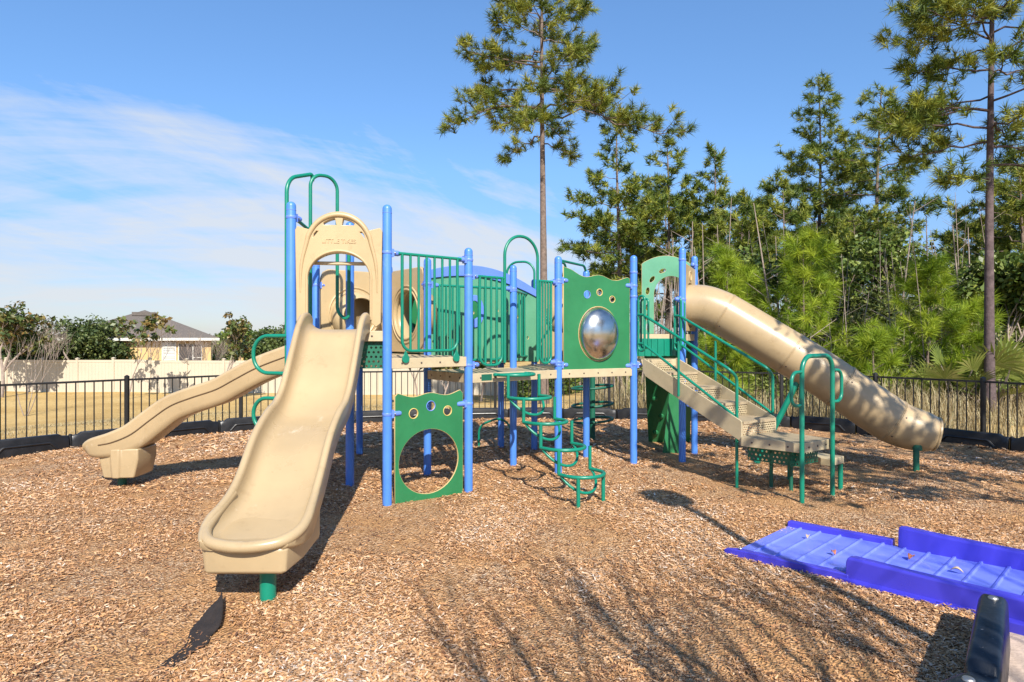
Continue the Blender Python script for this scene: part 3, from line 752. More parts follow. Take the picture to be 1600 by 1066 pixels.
def interp_path(ctrl, n=7):
    keys = spline([Vector((c[0], c[1], c[2])) for c in ctrl], n); ex = spline([Vector((c[3], c[4], c[5])) for c in ctrl], n)
    return [(k, e.x, e.y, e.z) for k, e in zip(keys, ex)]
# front slide: x, y, z of bed, half width, wall height, side depth
ctrl = [(-1.835, 6.80, 1.885, .335, .13, .05), (-1.83, 6.66, 1.88, .335, .175, .06), (-1.825, 6.50, 1.80, .335, .185, .06), (-1.82, 6.28, 1.54, .335, .18, .06), (-1.815, 6.02, 1.24, .335, .17, .06),
        (-1.81, 5.80, 1.09, .335, .165, .06), (-1.805, 5.56, 1.01, .335, .165, .06), (-1.80, 5.30, 0.87, .335, .165, .06), (-1.795, 5.05, 0.645, .335, .165, .06), (-1.79, 4.86, 0.525, .34, .155, .06),
        (-1.785, 4.68, 0.455, .355, .145, .06), (-1.782, 4.54, 0.425, .37, .13, .055), (-1.78, 4.42, 0.416, .365, .098, .05), (-1.78, 4.34, 0.424, .345, .064, .05), (-1.78, 4.285, 0.434, .318, .034, .05), (-1.78, 4.25, 0.440, .295, .016, .05)]
sd = interp_path(ctrl, 5)
lat1 = Vector((0.998, 0.05, 0)).normalized()
fs = obj('slide', trough(sd, lambda i: lat1), TAN2, PS, angle=70)
fs['label'] = 'wide tan front slide under the arched hood'
U = spline([(-2.090, 4.80, 0.636), (-2.104, 4.66, 0.579), (-2.114, 4.52, 0.524), (-2.100, 4.39, 0.479), (-2.029, 4.275, 0.444), (-1.912, 4.225, 0.428), (-1.780, 4.212, 0.422), (-1.648, 4.225, 0.428), (-1.531, 4.275, 0.444), (-1.460, 4.39, 0.479), (-1.446, 4.52, 0.524), (-1.460, 4.66, 0.579), (-1.475, 4.80, 0.636)], 6)
nU = len(U); rU = [0.030 + 0.009 * min(1, 3.2 * min(i, nU - 1 - i) / (nU - 1)) for i in range(nU)]
obj('exit_lip', MB().tube(U, rU, 20), TAN2, fs, angle=80)
mb = MB(); secs = []
for z, ex in ((0.405, 0.0), (0.385, 0.012), (0.235, 0.0), (0.215, -0.03)):
    pl = [(-0.275 - ex, 4.285 - ex), (-0.245, 4.26 - ex), (0.245, 4.26 - ex), (0.275 + ex, 4.285 - ex), (0.30 + ex, 4.55), (0.30, 4.95 + ex), (-0.30, 4.95 + ex), (-0.32 - ex, 4.55)]
    secs.append([Vector((-1.785 + a, b, z + max(0, b - 4.5) * (0.25 if z > 0.3 else 0.10))) for a, b in pl])
mb.sweep(secs); obj('exit_skirt', mb, TAN2, fs, bevel=0.02, bseg=3)
obj('slide_leg', MB().lathe([(0.055, -0.3), (0.055, 0.25)], (-1.70, 4.46, 0), n=24), GRT, fs)
# entry cheeks at the top of the slide
# left wave slide, from the rear deck out to the left
ctrl = [(-2.36, 8.10, 1.60, .25, .16, .15), (-2.60, 8.09, 1.585, .25, .16, .15), (-2.85, 8.07, 1.505, .25, .16, .15), (-3.15, 8.05, 1.385, .25, .16, .15), (-3.40, 8.03, 1.25, .25, .16, .15), (-3.62, 8.02, 1.13, .25, .16, .15),
        (-3.90, 8.0, 1.035, .25, .16, .15), (-4.15, 7.98, 0.935, .25, .16, .15), (-4.38, 7.96, 0.77, .25, .16, .16), (-4.60, 7.94, 0.60, .25, .16, .16), (-4.80, 7.92, 0.51, .26, .155, .15),
        (-4.94, 7.90, 0.48, .26, .14, .13), (-5.05, 7.89, 0.465, .245, .12, .11), (-5.12, 7.885, 0.45, .22, .09, .08), (-5.155, 7.88, 0.43, .18, .05, .05)]
sd = interp_path(ctrl, 5); lat2 = Vector((0.08, -0.997, 0)).normalized()
ls = obj('slide', trough(sd, lambda i: lat2), TAN2, PS, angle=70); ls['label'] = 'narrow tan wave slide running out to the left'
mb = MB()
for s_ in (1,):
    seam = [k + lat2 * (w_ + 0.003) + Vector((0, 0, 0.045)) for k, w_, h_, dp in sd[2:-14]]
    mb.tube(seam, 0.005, 6)
obj('side_seam', mb, mat('dark_tan_seam', (0.16, 0.10, 0.05), 0.6), ls)
mb = MB(); secs = []
for z, k in ((0.46, 0.86), (0.33, 0.86), (0.13, 0.70), (0.11, 0.64)):
    secs.append([Vector((-4.74 + a * k, 7.915 + b * (0.9 + 0.1 * k), z)) for a, b in ((-0.27, -0.21), (-0.10, -0.23), (-0.08, -0.255), (0.03, -0.255), (0.05, -0.23), (0.27, -0.21), (0.30, 0.0), (0.27, 0.21), (-0.27, 0.21), (-0.30, 0))])
mb.sweep(secs); obj('exit_skirt', mb, TAN2, ls, bevel=0.015, bseg=3)
obj('slide_leg', MB().lathe([(0.05, -0.3), (0.05, 0.14)], (-4.80, 7.88, 0), n=20), GRD, ls)

# ---------------------------------------------------------------- tube slide
ax_ = [(2.60, 9.68, 2.29), (2.86, 9.60, 2.275), (3.06, 9.53, 2.20), (3.23, 9.47, 2.10), (3.82, 9.28, 1.70), (4.31, 9.12, 1.36), (4.75, 8.97, 1.02), (5.08, 8.86, 0.77), (5.30, 8.79, 0.62), (5.52, 8.71, 0.545), (5.72, 8.64, 0.50)]
rr_ = [0.315, 0.315, 0.315, 0.315, 0.315, 0.315, 0.315, 0.315, 0.305, 0.285, 0.255]
ap = spline(ax_, 6); rp = [v.x for v in spline([(r, 0, 0) for r in rr_], 6)]
lst = len(ap)
for i in range(lst - 5, lst): rp[i] *= (1, 0.99, 0.97, 0.93, 0.86)[i - (lst - 5)]
mb = MB(); mb.tube(ap, rp, 40, cap=False)
ts = obj('tube_slide', mb, TAN2, PS, angle=80); so = ts.modifiers.new('s', 'SOLIDIFY'); so.thickness = 0.014; so.offset = -1
ts['label'] = 'long closed tan tube slide running down to the right'
for (f0, pt) in ((0.30, None), (0.47, None), (0.60, None), (0.80, None)):
    i = int(f0 * (lst - 1)) - 2; t_ = (ap[i + 1] - ap[i - 1]).normalized()
    u_ = t_.cross(Vector((0, 0, 1))).normalized(); v_ = u_.cross(t_)
    for dk in (-0.009, 0.009):
        ringp = [ap[i] + t_ * dk + (u_ * math.cos(a) + v_ * math.sin(a)) * (rp[i] + 0.003) for a in np.linspace(0, 2 * math.pi, 49)[:-1]]
        obj('joint_flange', MB().tube(ringp, 0.0065, 6, closed=True), TAN2, ts)
    for a in np.linspace(0.4, 2 * math.pi + 0.4, 7)[:-1]:
        c0 = ap[i] + t_ * 0.05 + (u_ * math.cos(a) + v_ * math.sin(a)) * (rp[i] - 0.002); bolt(c0, c0 - ap[i], ts)
t_ = (ap[-1] - ap[-2]).normalized(); u_ = t_.cross(Vector((0, 0, 1))).normalized(); v_ = u_.cross(t_)
obj('exit_rim', MB().tube([ap[-1] + (u_ * math.cos(a) + v_ * math.sin(a)) * rp[-1] for a in np.linspace(0, 2 * math.pi, 41)[:-1]], 0.018, 8, closed=True), TAN2, ts)
mb = MB().lathe([(0.038, -0.3), (0.038, 0.30)], (5.40, 8.55, 0), n=18); mb.lathe([(0.058, 0.30), (0.058, 0.37)], (5.42, 8.56, 0), n=18)
obj('slide_leg', mb, GRD, ts)
br = [(3.52, 9.26, -0.25), (3.54, 9.25, 0.0), (4.10, 9.12, 1.24)]
obj('brace_pole', MB().tube([br[0][:2] + (-0.05,), br[2]], 0.042, 16), GRT, ts)

# ---------------------------------------------------------------- loop climber
cs = []
dr = Vector((1, -1, 0)).normalized(); lt = Vector((1, 1, 0)).normalized() * 1.0
cen = [Vector((0.03, 7.83, 1.355)), Vector((0.22, 7.64, 1.09)), Vector((0.40, 7.46, 0.825)), Vector((0.59, 7.28, 0.56)), Vector((0.78, 7.09, 0.30))]
rw = 0.245
mb0 = MB()
lc = obj('loop_climber', MB().tube([cen[0] + dDF * -0.3 + nDF * -0.02, cen[0] + dDF * 0.3 + nDF * -0.02], 0.016, 10), GRT, PS)
dd2, nn2 = dDF, nDF
for i, c in enumerate(cen):
    # horseshoe ring opening toward the deck
    pts = [c + dd2 * (-rw) - nn2 * 0.12]
    pts += [c + dd2 * (rw * math.cos(a)) + nn2 * (rw * 0.95 * math.sin(a)) for a in np.linspace(math.pi, 0, 18)]
    pts += [c + dd2 * rw - nn2 * 0.12]
    obj('step_ring', MB().tube(pts, 0.0205, 12), GRT, lc)
    nx = cen[i + 1] if i < 4 else None
    if nx is not None:
        for s_ in (-1, 1):
            a = nx + dd2 * rw * s_ - nn2 * 0.12; top = Vector((a.x, a.y, c.z))
            obj('riser_tube', MB().tube([top + Vector((0, 0, 0.0)), a], 0.020, 10), GRT, lc)
    else:
        for s_ in (-1, 1):
            a = c + dd2 * rw * s_ * 0.80 + nn2 * 0.13
            obj('climber_leg', MB().tube([a, Vector((a.x, a.y, -0.2))], 0.022, 12), GRT, lc)
    if i > 0:
        # U-shaped stay below each ring
        u0 = c - dd2 * rw - nn2 * 0.10; u1 = c + dd2 * rw - nn2 * 0.10
        bot = c + nn2 * 0.10 + Vector((0, 0, -0.20))
        pts = [u0 + (u0.lerp(u1, 0.5) - u0) * (1 - math.cos(a)) + (bot - u0.lerp(u1, 0.5)) * math.sin(a) for a in np.linspace(0, math.pi, 17)]
        obj('stay_tube', MB().tube(pts, 0.0165, 10), GRT, lc)
obj('climber_bracket', MB().box(cen[0] - dd2 * 0.36 - nn2 * 0.10 + Vector((0, 0, -0.03)), (0.16, 0.03, 0.08), dd2), GRD, lc, bevel=0.004)
# ring climber at the back of the deck, seen below it
bc_ = obj('rear_ring_climber', MB().tube([(1.42, 11.3, -0.2), (1.42, 11.3, 2.0)], 0.05, 16), GRD, PS)
for z in (0.35, 0.62, 0.93): obj('step_ring', MB().tube([(1.42 + 0.36 * math.cos(a), 11.3 + 0.36 * math.sin(a), z + 0.03 * math.cos(a)) for a in np.linspace(0, 2 * math.pi, 29)[:-1]], 0.022, 10, closed=True), GRD, bc_)
# low arch behind the panel
obj('low_loop', MB().tube(fillet([(-0.55, 10.6, -0.2), (-0.55, 10.6, 0.35), (-0.08, 10.4, 0.55), (0.1, 10.5, -0.2)], 0.2, 6), 0.018, 10), GRT, PS)

# ---------------------------------------------------------------- arch climber with hand loops at the left
def Ppx(px, Y, z): return Vector(((px - 800) / FPX * Y, Y, z))
zz = lambda py, Y: HC - (py - 528) / FPX * Y
arcL = obj('arch_climber', MB().tube(fillet([Ppx(448, 6.93, 1.2), Ppx(448, 6.93, 3.53), Ppx(488, 7.35, 3.68), Ppx(488, 7.35, 3.6)], 0.22, 9), 0.022, 14), GRT, PS)
obj('climber_hoop', MB().tube(fillet([Ppx(485, 7.3, 1.75), Ppx(485, 7.3, 3.67), Ppx(527, 7.55, 3.69), Ppx(527, 7.55, 2.1), Ppx(545, 7.5, 1.98), Ppx(545, 7.5, 2.9)], 0.15, 9), 0.02, 14), GRT, arcL)
obj('climber_hoop', MB().tube(fillet([Ppx(483, 7.45, 2.9), Ppx(483, 7.45, 1.9), Ppx(478, 7.3, 1.85)], 0.1, 6), 0.018, 12), GRT, arcL)
obj('cross_rail', MB().tube([Ppx(466, 6.9, 3.06), Ppx(480, 7.2, 3.03), Ppx(536, 7.6, 3.0)], 0.019, 10), GRT, arcL)
clamp('A', 3.07, 'C', 0.12)
for zt_l, zb_l in ((1.82, 1.42), (1.15, 0.80)):
    Yl = 6.95
    lp = fillet([Ppx(455, 6.8, zt_l), Ppx(396, Yl, zt_l), Ppx(396, Yl, zb_l), Ppx(455, 6.8, zb_l)], 0.19, 9)
    obj('hand_loop', MB().tube(lp, 0.021, 12), GRT, arcL)

# ---------------------------------------------------------------- arched crawl bridge at the rear
N0 = Vector((-1.24, 8.62, 0)); N1 = Vector((0.40, 9.98, 0)); db = (N1 - N0).normalized(); lb = (N1 - N0).length; nb_ = Vector((-db.y, db.x, 0))
cb_ = obj('arched_bridge_floor', MB().beam(Vector((N0.x, N0.y, 1.46)) + nb_ * 0.42, Vector((N1.x, N1.y, 1.46)) + nb_ * 0.42, 0.80, 0.05), BEAM, PS, smooth=False)
def ztop(t): return 2.60 + 0.28 * math.sin(math.pi * (0.08 + 0.80 * t)) ** 1.0 - 0.20 * t
for k, offn in enumerate((0.0, 0.84)):
    o0 = N0 + nb_ * offn; ts_ = np.linspace(0, 1, 24)
    outer = [(lb * t, 1.42 + 0.05 * math.sin(math.pi * t)) for t in ts_] + [(lb * t, ztop(t) - 0.06) for t in ts_[::-1]]
    hs = [circ(lb * 0.42, 2.18, 0.16, 0.22, 24)] + [circ(lb * u, z, 0.022, 0.022, 10) for u, z in ((0.10, 1.75), (0.22, 1.80), (0.30, 1.72), (0.62, 2.20), (0.70, 2.20), (0.80, 2.12), (0.66, 1.72), (0.90, 1.8))]
    w_ = sheet('bridge_wall', outer, hs if k == 0 else hs[1:], 0.02, GRPALE if k == 0 else GRP, (o0.x, o0.y, 0), db, cb_)
    outer = [(lb * t, ztop(t) - 0.09 - 0.02 * math.sin(math.pi * t)) for t in ts_] + [(lb * t, ztop(t) + 0.05 * math.sin(math.pi * t) ** 0.5) for t in ts_[::-1]]
    oc = o0 - nb_ * 0.02 if k == 0 else o0 + nb_ * 0.02
    sheet('arched_trim', outer, [], 0.03, BLU2, (oc.x, oc.y, 0), db, cb_, 0.006, None)
o0 = N0 - nb_ * 0.015
sheet('play_window', circ(lb * 0.42, 2.18, 0.17, 0.235, 28), [circ(lb * 0.42, 2.20, 0.09, 0.13, 24)], 0.03, BLU2, (o0.x, o0.y, 0), db, cb_, 0.006, None)
# tan end panels with crawl openings
def tan_panel(k1, k2, z0, z1, hole, nm='crawl_end_panel', th=0.05, ia=0.06):
    p, q, d = edge_pts(k1, k2, 0, ia, ia); w_ = (q - p).length
    outer = [(0, z0), (w_, z0), (w_, z1 - 0.12), (w_ - 0.03, z1 - 0.04), (w_ - 0.10, z1), (0.10, z1), (0.03, z1 - 0.04), (0, z1 - 0.12)]
    o = sheet(nm, outer, [circ(w_ / 2, hole[0], hole[1], n=40)] if hole else [], th, TAN, p, d, PS, 0.012, None)
    if hole:
        for r_ in (hole[1] + 0.02, hole[1] + 0.07): ring_at(p, d, w_ / 2, hole[0], r_, TAN, o, tr=0.014, off=th / 2 * 1.0, nm='molded_ring')
    return o
tan_panel('M', 'E', 1.60, 2.74, (2.12, 0.32))
p, q, d = edge_pts('M', 'E', 0, 0.06, 0.06); c0 = p.lerp(q, 0.5) + Vector((0, 0, 2.12)); n = Vector((-d.y, d.x, 0))
mb = MB(); mb.tube([c0 + n * 0.02, c0 + n * 0.12, c0 + n * 0.26], 0.35, 36, cap=False)
o_ = obj('crawl_tube', mb, TAN, PS, angle=60); so = o_.modifiers.new('s', 'SOLIDIFY'); so.thickness = 0.012
tan_panel('G', 'M', 1.60, 2.72, (2.12, 0.30))
for k1, k2 in (('G', 'M'), ('M', 'E')): clamp(k1, 2.5, k2, 0.1); clamp(k2, 2.5, k1, 0.1)
# bubble crawl drum behind the first opening
p, q, d = edge_pts('G', 'M', 0, 0.06, 0.06); c0 = p.lerp(q, 0.5); n = Vector((d.y, -d.x, 0))
mb = MB(); mb.lathe([(0.34, 0.0), (0.35, 0.10), (0.33, 0.20), (0.26, 0.25), (0.25, 0.24), (0.31, 0.18), (0.33, 0.0)], c0 + Vector((0, 0, 2.08)) , n, n=36); obj('crawl_ring', mb, TAN, PS, angle=60)
e0 = Vector((0.44, 10.02, 0)); e1 = Vector((0.90, 9.86, 0)); d = (e1 - e0).normalized(); w_ = (e1 - e0).length
eo = sheet('crawl_end_panel', [(0, 1.44), (w_, 1.44), (w_, 2.56), (w_ - 0.05, 2.64), (0.05, 2.64), (0, 2.56)], [], 0.05, TAN, e0, d, PS, 0.012, None)
mb = MB(); nn = Vector((d.y, -d.x, 0)); cc = e0 + d * w_ * 0.72 + Vector((0, 0, 2.15))
mb.lathe([(0.26, 0.0), (0.25, 0.05), (0.20, 0.10), (0.12, 0.13), (0.02, 0.14)], cc, nn, n=32); obj('molded_dome', mb, TAN, eo, angle=60)

# green climbing wall running down behind the stairs
mb = MB()
def wall_at(t): return Vector((2.06, 10.02, 1.80)).lerp(Vector((2.42, 11.3, -0.15)), t), Vector((2.86, 10.06, 1.80)).lerp(Vector((3.12, 11.25, -0.15)), t)
a0, b0 = wall_at(0); a1, b1 = wall_at(1)
nrm = (b0 - a0).cross(a1 - a0).normalized()
mb.add([a0, b0, b1, a1, a0 + nrm * 0.03, b0 + nrm * 0.03, b1 + nrm * 0.03, a1 + nrm * 0.03], [(0, 3, 2, 1), (4, 5, 6, 7), (0, 1, 5, 4), (1, 2, 6, 5), (2, 3, 7, 6), (3, 0, 4, 7)])
cw = obj('climbing_wall', mb, GRP, PS, smooth=False)
for t in (0.2, 0.36, 0.52, 0.68, 0.84):
    for s_ in (0.25, 0.7):
        a_, b_ = wall_at(t); c = a_.lerp(b_, s_ + 0.08 * math.sin(t * 20)); mb = MB().lathe([(0.05, 0), (0.045, 0.025), (0.02, 0.04)], c + nrm * 0.0, -nrm, n=10); obj('hand_hold', mb, GRP, cw)
# panel skirt below upper deck with cut facets
mb = MB()
for (x0, x1, zt_) in ((2.36, 2.70, 1.40),):
    pa_, pb_ = Vector((x0, 10.05, 0)), Vector((x1, 10.08, 0))
    mb.add([pa_ + Vector((0, 0, -0.1)), pb_ + Vector((0, 0, -0.1)), pb_ + Vector((0, 0, zt_)), pa_ + Vector((0.16, 0, zt_)), pa_ + Vector((0, 0.02, -0.1)), pb_ + Vector((0, 0.02, -0.1)), pb_ + Vector((0, 0.02, zt_)), pa_ + Vector((0.16, 0.02, zt_))],
           [(0, 1, 2, 3), (7, 6, 5, 4), (0, 4, 5, 1), (1, 5, 6, 2), (2, 6, 7, 3), (3, 7, 4, 0)])
obj('underdeck_panel', mb, GRP, PS, smooth=False)

# ---------------------------------------------------------------- stairs and transfer landing
tl = Vector((1.80, 8.98, 0)); trt = Vector((2.40, 9.215, 0))       # stair head, inside H and K
bl = Vector((2.71, 7.52, 0)); brt = Vector((3.25, 7.92, 0))
tl = Vector((1.79, 8.96, 0)); 
st = obj('stairs', MB(), PERF, PS) if False else None
across = (trt - tl).normalized(); run = ((bl + brt) / 2 - (tl + trt) / 2); rl = run.length; rd = run.normalized(); sw = 0.62
acr = Vector((-rd.y, rd.x, 0)); acr = acr if acr.x > 0 else -acr
head = (tl + trt) / 2; ZL = 0.64; nst = 5; rise = (Z3 - ZL) / nst; tread = rl / (nst - 1)
def stringer(sgn):
    o = head + acr * sgn * (sw / 2 + 0.012); ue = rl + 0.004; a = [(0, Z3 + 0.005), (0.0, Z3 - 0.16), (0.05, Z3 - 0.23), (ue, ZL - 0.07), (ue, ZL + rise + 0.0), (ue - 0.03, ZL + rise + 0.018), (0.03, Z3 + 0.01)]
    mb = MB(); vs = []
    for off in (-0.01, 0.01): vs += [o + rd * u + acr * off + Vector((0, 0, z)) for u, z in a]
    m_ = len(a); fsx = [tuple(range(m_)), tuple(range(2 * m_ - 1, m_ - 1, -1))] + [(i, i + m_, (i + 1) % m_ + m_, (i + 1) % m_) for i in range(m_)]
    return mb.add(vs, fsx)
stl = obj('stair_stringer', stringer(-1), BEAM, PS, smooth=False, bevel=0.004)
obj('stair_stringer', stringer(1), BEAM, PS, smooth=False, bevel=0.004)
for i in range(nst):
    z = Z3 - rise * i; y0 = tread * i; y1 = tread * (i + 1)
    A_, B_ = head + rd * y0 - acr * sw / 2, head + rd * y0 + acr * sw / 2
    zt_, zb_ = z - 0.004, z - rise + 0.004
    mb = MB(); ux = Vector((0, 0, 1))
    for off in (0.0, 0.004):
        f_ = [A_ + rd * off + ux * zb_, B_ + rd * off + ux * zb_, B_ + rd * off + ux * zt_, A_ + rd * off + ux * zt_]
        mb.quad_uv(f_, [(0, 0), (sw, 0), (sw, zt_ - zb_), (0, zt_ - zb_)])
    obj('stair_riser', mb, PERFR, stl, smooth=False)
    if i < nst - 0:
        C_, D_ = head + rd * (y0 - 0.0) - acr * sw / 2, head + rd * (y0) + acr * sw / 2
        zz_ = z - rise if i < nst else z
        if i < nst - 1:
            E_, F_ = C_ + rd * (tread + 0.012), D_ + rd * (tread + 0.012)
            mb = MB()
            for off in (0, -0.004):
                mb.quad_uv([C_ + ux * (zz_ + off), D_ + ux * (zz_ + off), F_ + ux * (zz_ + off), E_ + ux * (zz_ + off)], [(0, 0), (sw, 0), (sw, tread), (0, tread)])
            mb.box((E_ + F_) / 2 + ux * (zz_ - 0.016), (sw, 0.006, 0.036), acr)
            obj('stair_tread', mb, PERF, stl, smooth=False)
# landing
LP = [Vector((3.19, 7.06, ZL)), Vector((3.66, 7.38, ZL)), Vector((3.27, 7.94, ZL)), Vector((2.70, 7.53, ZL))]
u = (LP[1] - LP[0]).normalized(); v = Vector((-u.y, u.x, 0))
uvl = [((p - LP[0]).dot(u), (p - LP[0]).dot(v)) for p in LP]
mb = MB(); mb.quad_uv(LP, uvl); mb.quad_uv([p - Vector((0, 0, .004)) for p in reversed(LP)], list(reversed(uvl)))
ld = obj('transfer_landing', mb, PERF, PS, smooth=False)
mb = MB(); cL = sum(LP, Vector()) / 4
for i in range(4):
    p, q = LP[i], LP[(i + 1) % 4]; dd = (q - p).normalized(); out = Vector((dd.y, -dd.x, 0)); mb.beam(p - Vector((0, 0, 0.056)) + out * 0.012 + dd * 0.006, q - Vector((0, 0, 0.056)) + out * 0.012 - dd * 0.006, 0.02, 0.11)
obj('landing_beam', mb, BEAM, ld, smooth=False, bevel=0.003)
for i in (0, 3):
    p, q = LP[i] , LP[(i + 1) % 4]; dd = (q - p).normalized(); out = Vector((dd.y, -dd.x, 0))
    for t in (0.2, 0.5, 0.8): bolt(p.lerp(q, t) + out * 0.022 + Vector((0, 0, -0.056)), out, ld)
# perforated green skirt and lower step
mb = MB(); z0, z1 = ZL - 0.29, ZL - 0.115
for i in (0, 3):
    p, q = LP[i] * 0.96 + cL * 0.04, LP[(i + 1) % 4] * 0.96 + cL * 0.04; ln = (q - p).length
    f_ = [Vector((p.x, p.y, z0)), Vector((q.x, q.y, z0)), Vector((q.x, q.y, z1)), Vector((p.x, p.y, z1))]; dd = (q - p).normalized(); off = Vector((-dd.y, dd.x, 0)) * 0.12
    f_ = [a + off for a in f_]
    mb.quad_uv(f_, [(0, 0), (ln, 0), (ln, z1 - z0), (0, z1 - z0)])
    mb.quad_uv([a + off * 0.03 for a in reversed(f_)], [(0, z1 - z0), (ln, z1 - z0), (ln, 0), (0, 0)])
obj('landing_skirt', mb, PERFG, ld, smooth=False)
s0 = Vector((3.70, 7.44, 0.385)); s1 = s0 + Vector((0.26, 0.20, 0)); s3 = s0 + Vector((-0.38, 0.52, 0)); s2 = s1 + Vector((-0.38, 0.52, 0))
mb = MB(); c0 = (s0 + s2) / 2; mb.box(c0 - Vector((0, 0, 0.04)), ((s1 - s0).length, (s3 - s0).length, 0.085), s1 - s0)
stp = obj('transfer_step', mb, BEAM, PS, smooth=False, bevel=0.006)
for pt in (s1, s2): obj('step_leg', MB().lathe([(0.028, -0.25), (0.028, 0.30)], (pt.x - 0.04, pt.y - 0.0, 0), n=12), GRT, stp)
for (px, py, Y) in ((1205, 745, 7.75), (1236, 748, 7.55)):
    obj('landing_leg', MB().lathe([(0.022, -0.2), (0.022, ZL - 0.1)], ((px - 800) / FPX * Y, Y, 0), n=12), GRD, ld)
# tall hoop at the landing with two hand loops
g0 = Vector((3.135, 6.92, 0)); g1 = Vector((3.66, 7.31, 0)); dg_ = (g1 - g0).normalized()
hp = obj('entry_hoop', MB().tube(fillet([(g0.x, g0.y, -0.25), (g0.x, g0.y, 1.60), (g1.x, g1.y, 1.60), (g1.x, g1.y, -0.25)], 0.17, 10), 0.0255, 16), GRT, PS)
for g, s_ in ((g0, -1), (g1, 1)):
    lo, hi = 1.07, 1.43; e = g + dg_ * s_ * 0.21
    obj('hand_loop', MB().tube(fillet([(g.x, g.y, hi), (e.x, e.y, hi), (e.x, e.y, lo), (g.x, g.y, lo)], 0.14, 8), 0.019, 12), GRT, hp)
# hand rails on both sides of the stairs
def rail(sgn, foot, zfoot):
    o = head + acr * sgn * (sw / 2 + 0.05)
    hz = lambda u: Z3 - (Z3 - ZL) * u / rl
    p0 = o + rd * 0.02; zt = 0.62
    a = [o - rd * 0.06 + Vector((0, 0, hz(0) + zt)), o + rd * 0.04 + Vector((0, 0, hz(0) + zt)), o + rd * (rl * 0.92) + Vector((0, 0, hz(rl * 0.88) + zt + 0.05)), o + rd * (rl * 0.98) + Vector((0, 0, hz(rl) + zt - 0.05)), Vector((foot[0], foot[1], zfoot))]
    a[3] = Vector((foot[0], foot[1], a[2].z - 0.09)); 
    rb = obj('stair_rail', MB().tube(fillet(a, 0.12, 8), 0.019, 14), GRT, PS)
    m0 = o - rd * 0.06 + Vector((0, 0, hz(0) + 0.22)); m1 = Vector((foot[0], foot[1], hz(rl) + 0.20))
    obj('mid_rail', MB().tube(fillet([m0, o + rd * 0.04 + Vector((0, 0, hz(0) + 0.22)), m1], 0.08, 5), 0.017, 12), GRT, rb)
    k = o + rd * rl * 0.42
    obj('baluster', MB().tube([k + Vector((0, 0, hz(rl * 0.42) - 0.10)), k + Vector((0, 0, hz(rl * 0.42) + zt - 0.0))], 0.017, 12), GRT, rb)
    # doubled loop beside the post
    c = o - rd * 0.05; e = c + rd * 0.12
    obj('hand_loop', MB().tube(fillet([(c.x, c.y, 1.9), (c.x, c.y, 2.38), (e.x, e.y, 2.38), (e.x, e.y, 1.62), (c.x, c.y, 1.62), (c.x, c.y, 1.92)], 0.055, 5), 0.017, 12), GRT, rb)
    c = c + acr * 0.05; e = e + acr * 0.05 + rd * 0.02
    obj('hand_loop', MB().tube(fillet([(c.x, c.y, 1.9), (c.x, c.y, 2.34), (e.x, e.y, 2.34), (e.x, e.y, 1.66), (c.x, c.y, 1.66), (c.x, c.y, 1.92)], 0.05, 5), 0.015, 12), GRT, rb)
rail(-1, (2.705, 7.70), -0.2)
rail(1, (3.30, 8.10), 0.62)
clamp('K', 2.36, 'H', 0.10); clamp('H', 1.42, 'K', 0.10); clamp('L', 0.75, 'W', 0.1)
# guard panel beside the slide head, in shade behind the stairs
p, q, d = edge_pts('H', 'W', 0, 0.06, 0.06); wl = (q - p).length
sheet('side_guard_panel', [(0, 1.9), (wl, 1.9), (wl, 2.5), (wl * 0.5, 2.62), (0, 2.5)], [circ(wl / 2, 2.2, 0.14)], 0.02, GRP, p, d, PS) if False else None
# ================================================================ METAL FENCE
fen = thing('metal_fence', (FP[0][0], FP[0][1], 0), 'black metal picket fence curving round the back of the mulch play area', 'fence')
FH = 1.06
def fz(x, y): return float(field_z(x, y)) * 0 - 0.0
for i, (x, y) in enumerate(FP):
    mb = MB().box((x, y, 0.46), (0.062, 0.062, 1.32)); mb.add([(x - .036, y - .036, 1.12), (x + .036, y - .036, 1.12), (x + .036, y + .036, 1.12), (x - .036, y + .036, 1.12), (x, y, 1.15)], [(0, 1, 4), (1, 2, 4), (2, 3, 4), (3, 0, 4), (3, 2, 1, 0)])
    obj('fence_post', mb, BLK, fen, smooth=False, bevel=0.003)
    if i < len(FP) - 1:
        a = Vector((x, y, 0)); b = Vector((FP[i + 1][0], FP[i + 1][1], 0)); d = (b - a).normalized(); a2 = a + d * 0.035; b2 = b - d * 0.035; ln = (b2 - a2).length
        mb = MB()
        for z in (FH, 0.16): mb.beam(a2 + Vector((0, 0, z)), b2 + Vector((0, 0, z)), 0.028, 0.034)
        nb = int(ln / 0.128)
        for j in range(nb):
            c = a2 + d * ln * (j + 0.5) / nb; mb.box((c.x, c.y, 0.555), (0.017, 0.017, 1.0), d)
        obj('picket_panel', mb, BLK, fen, smooth=False)
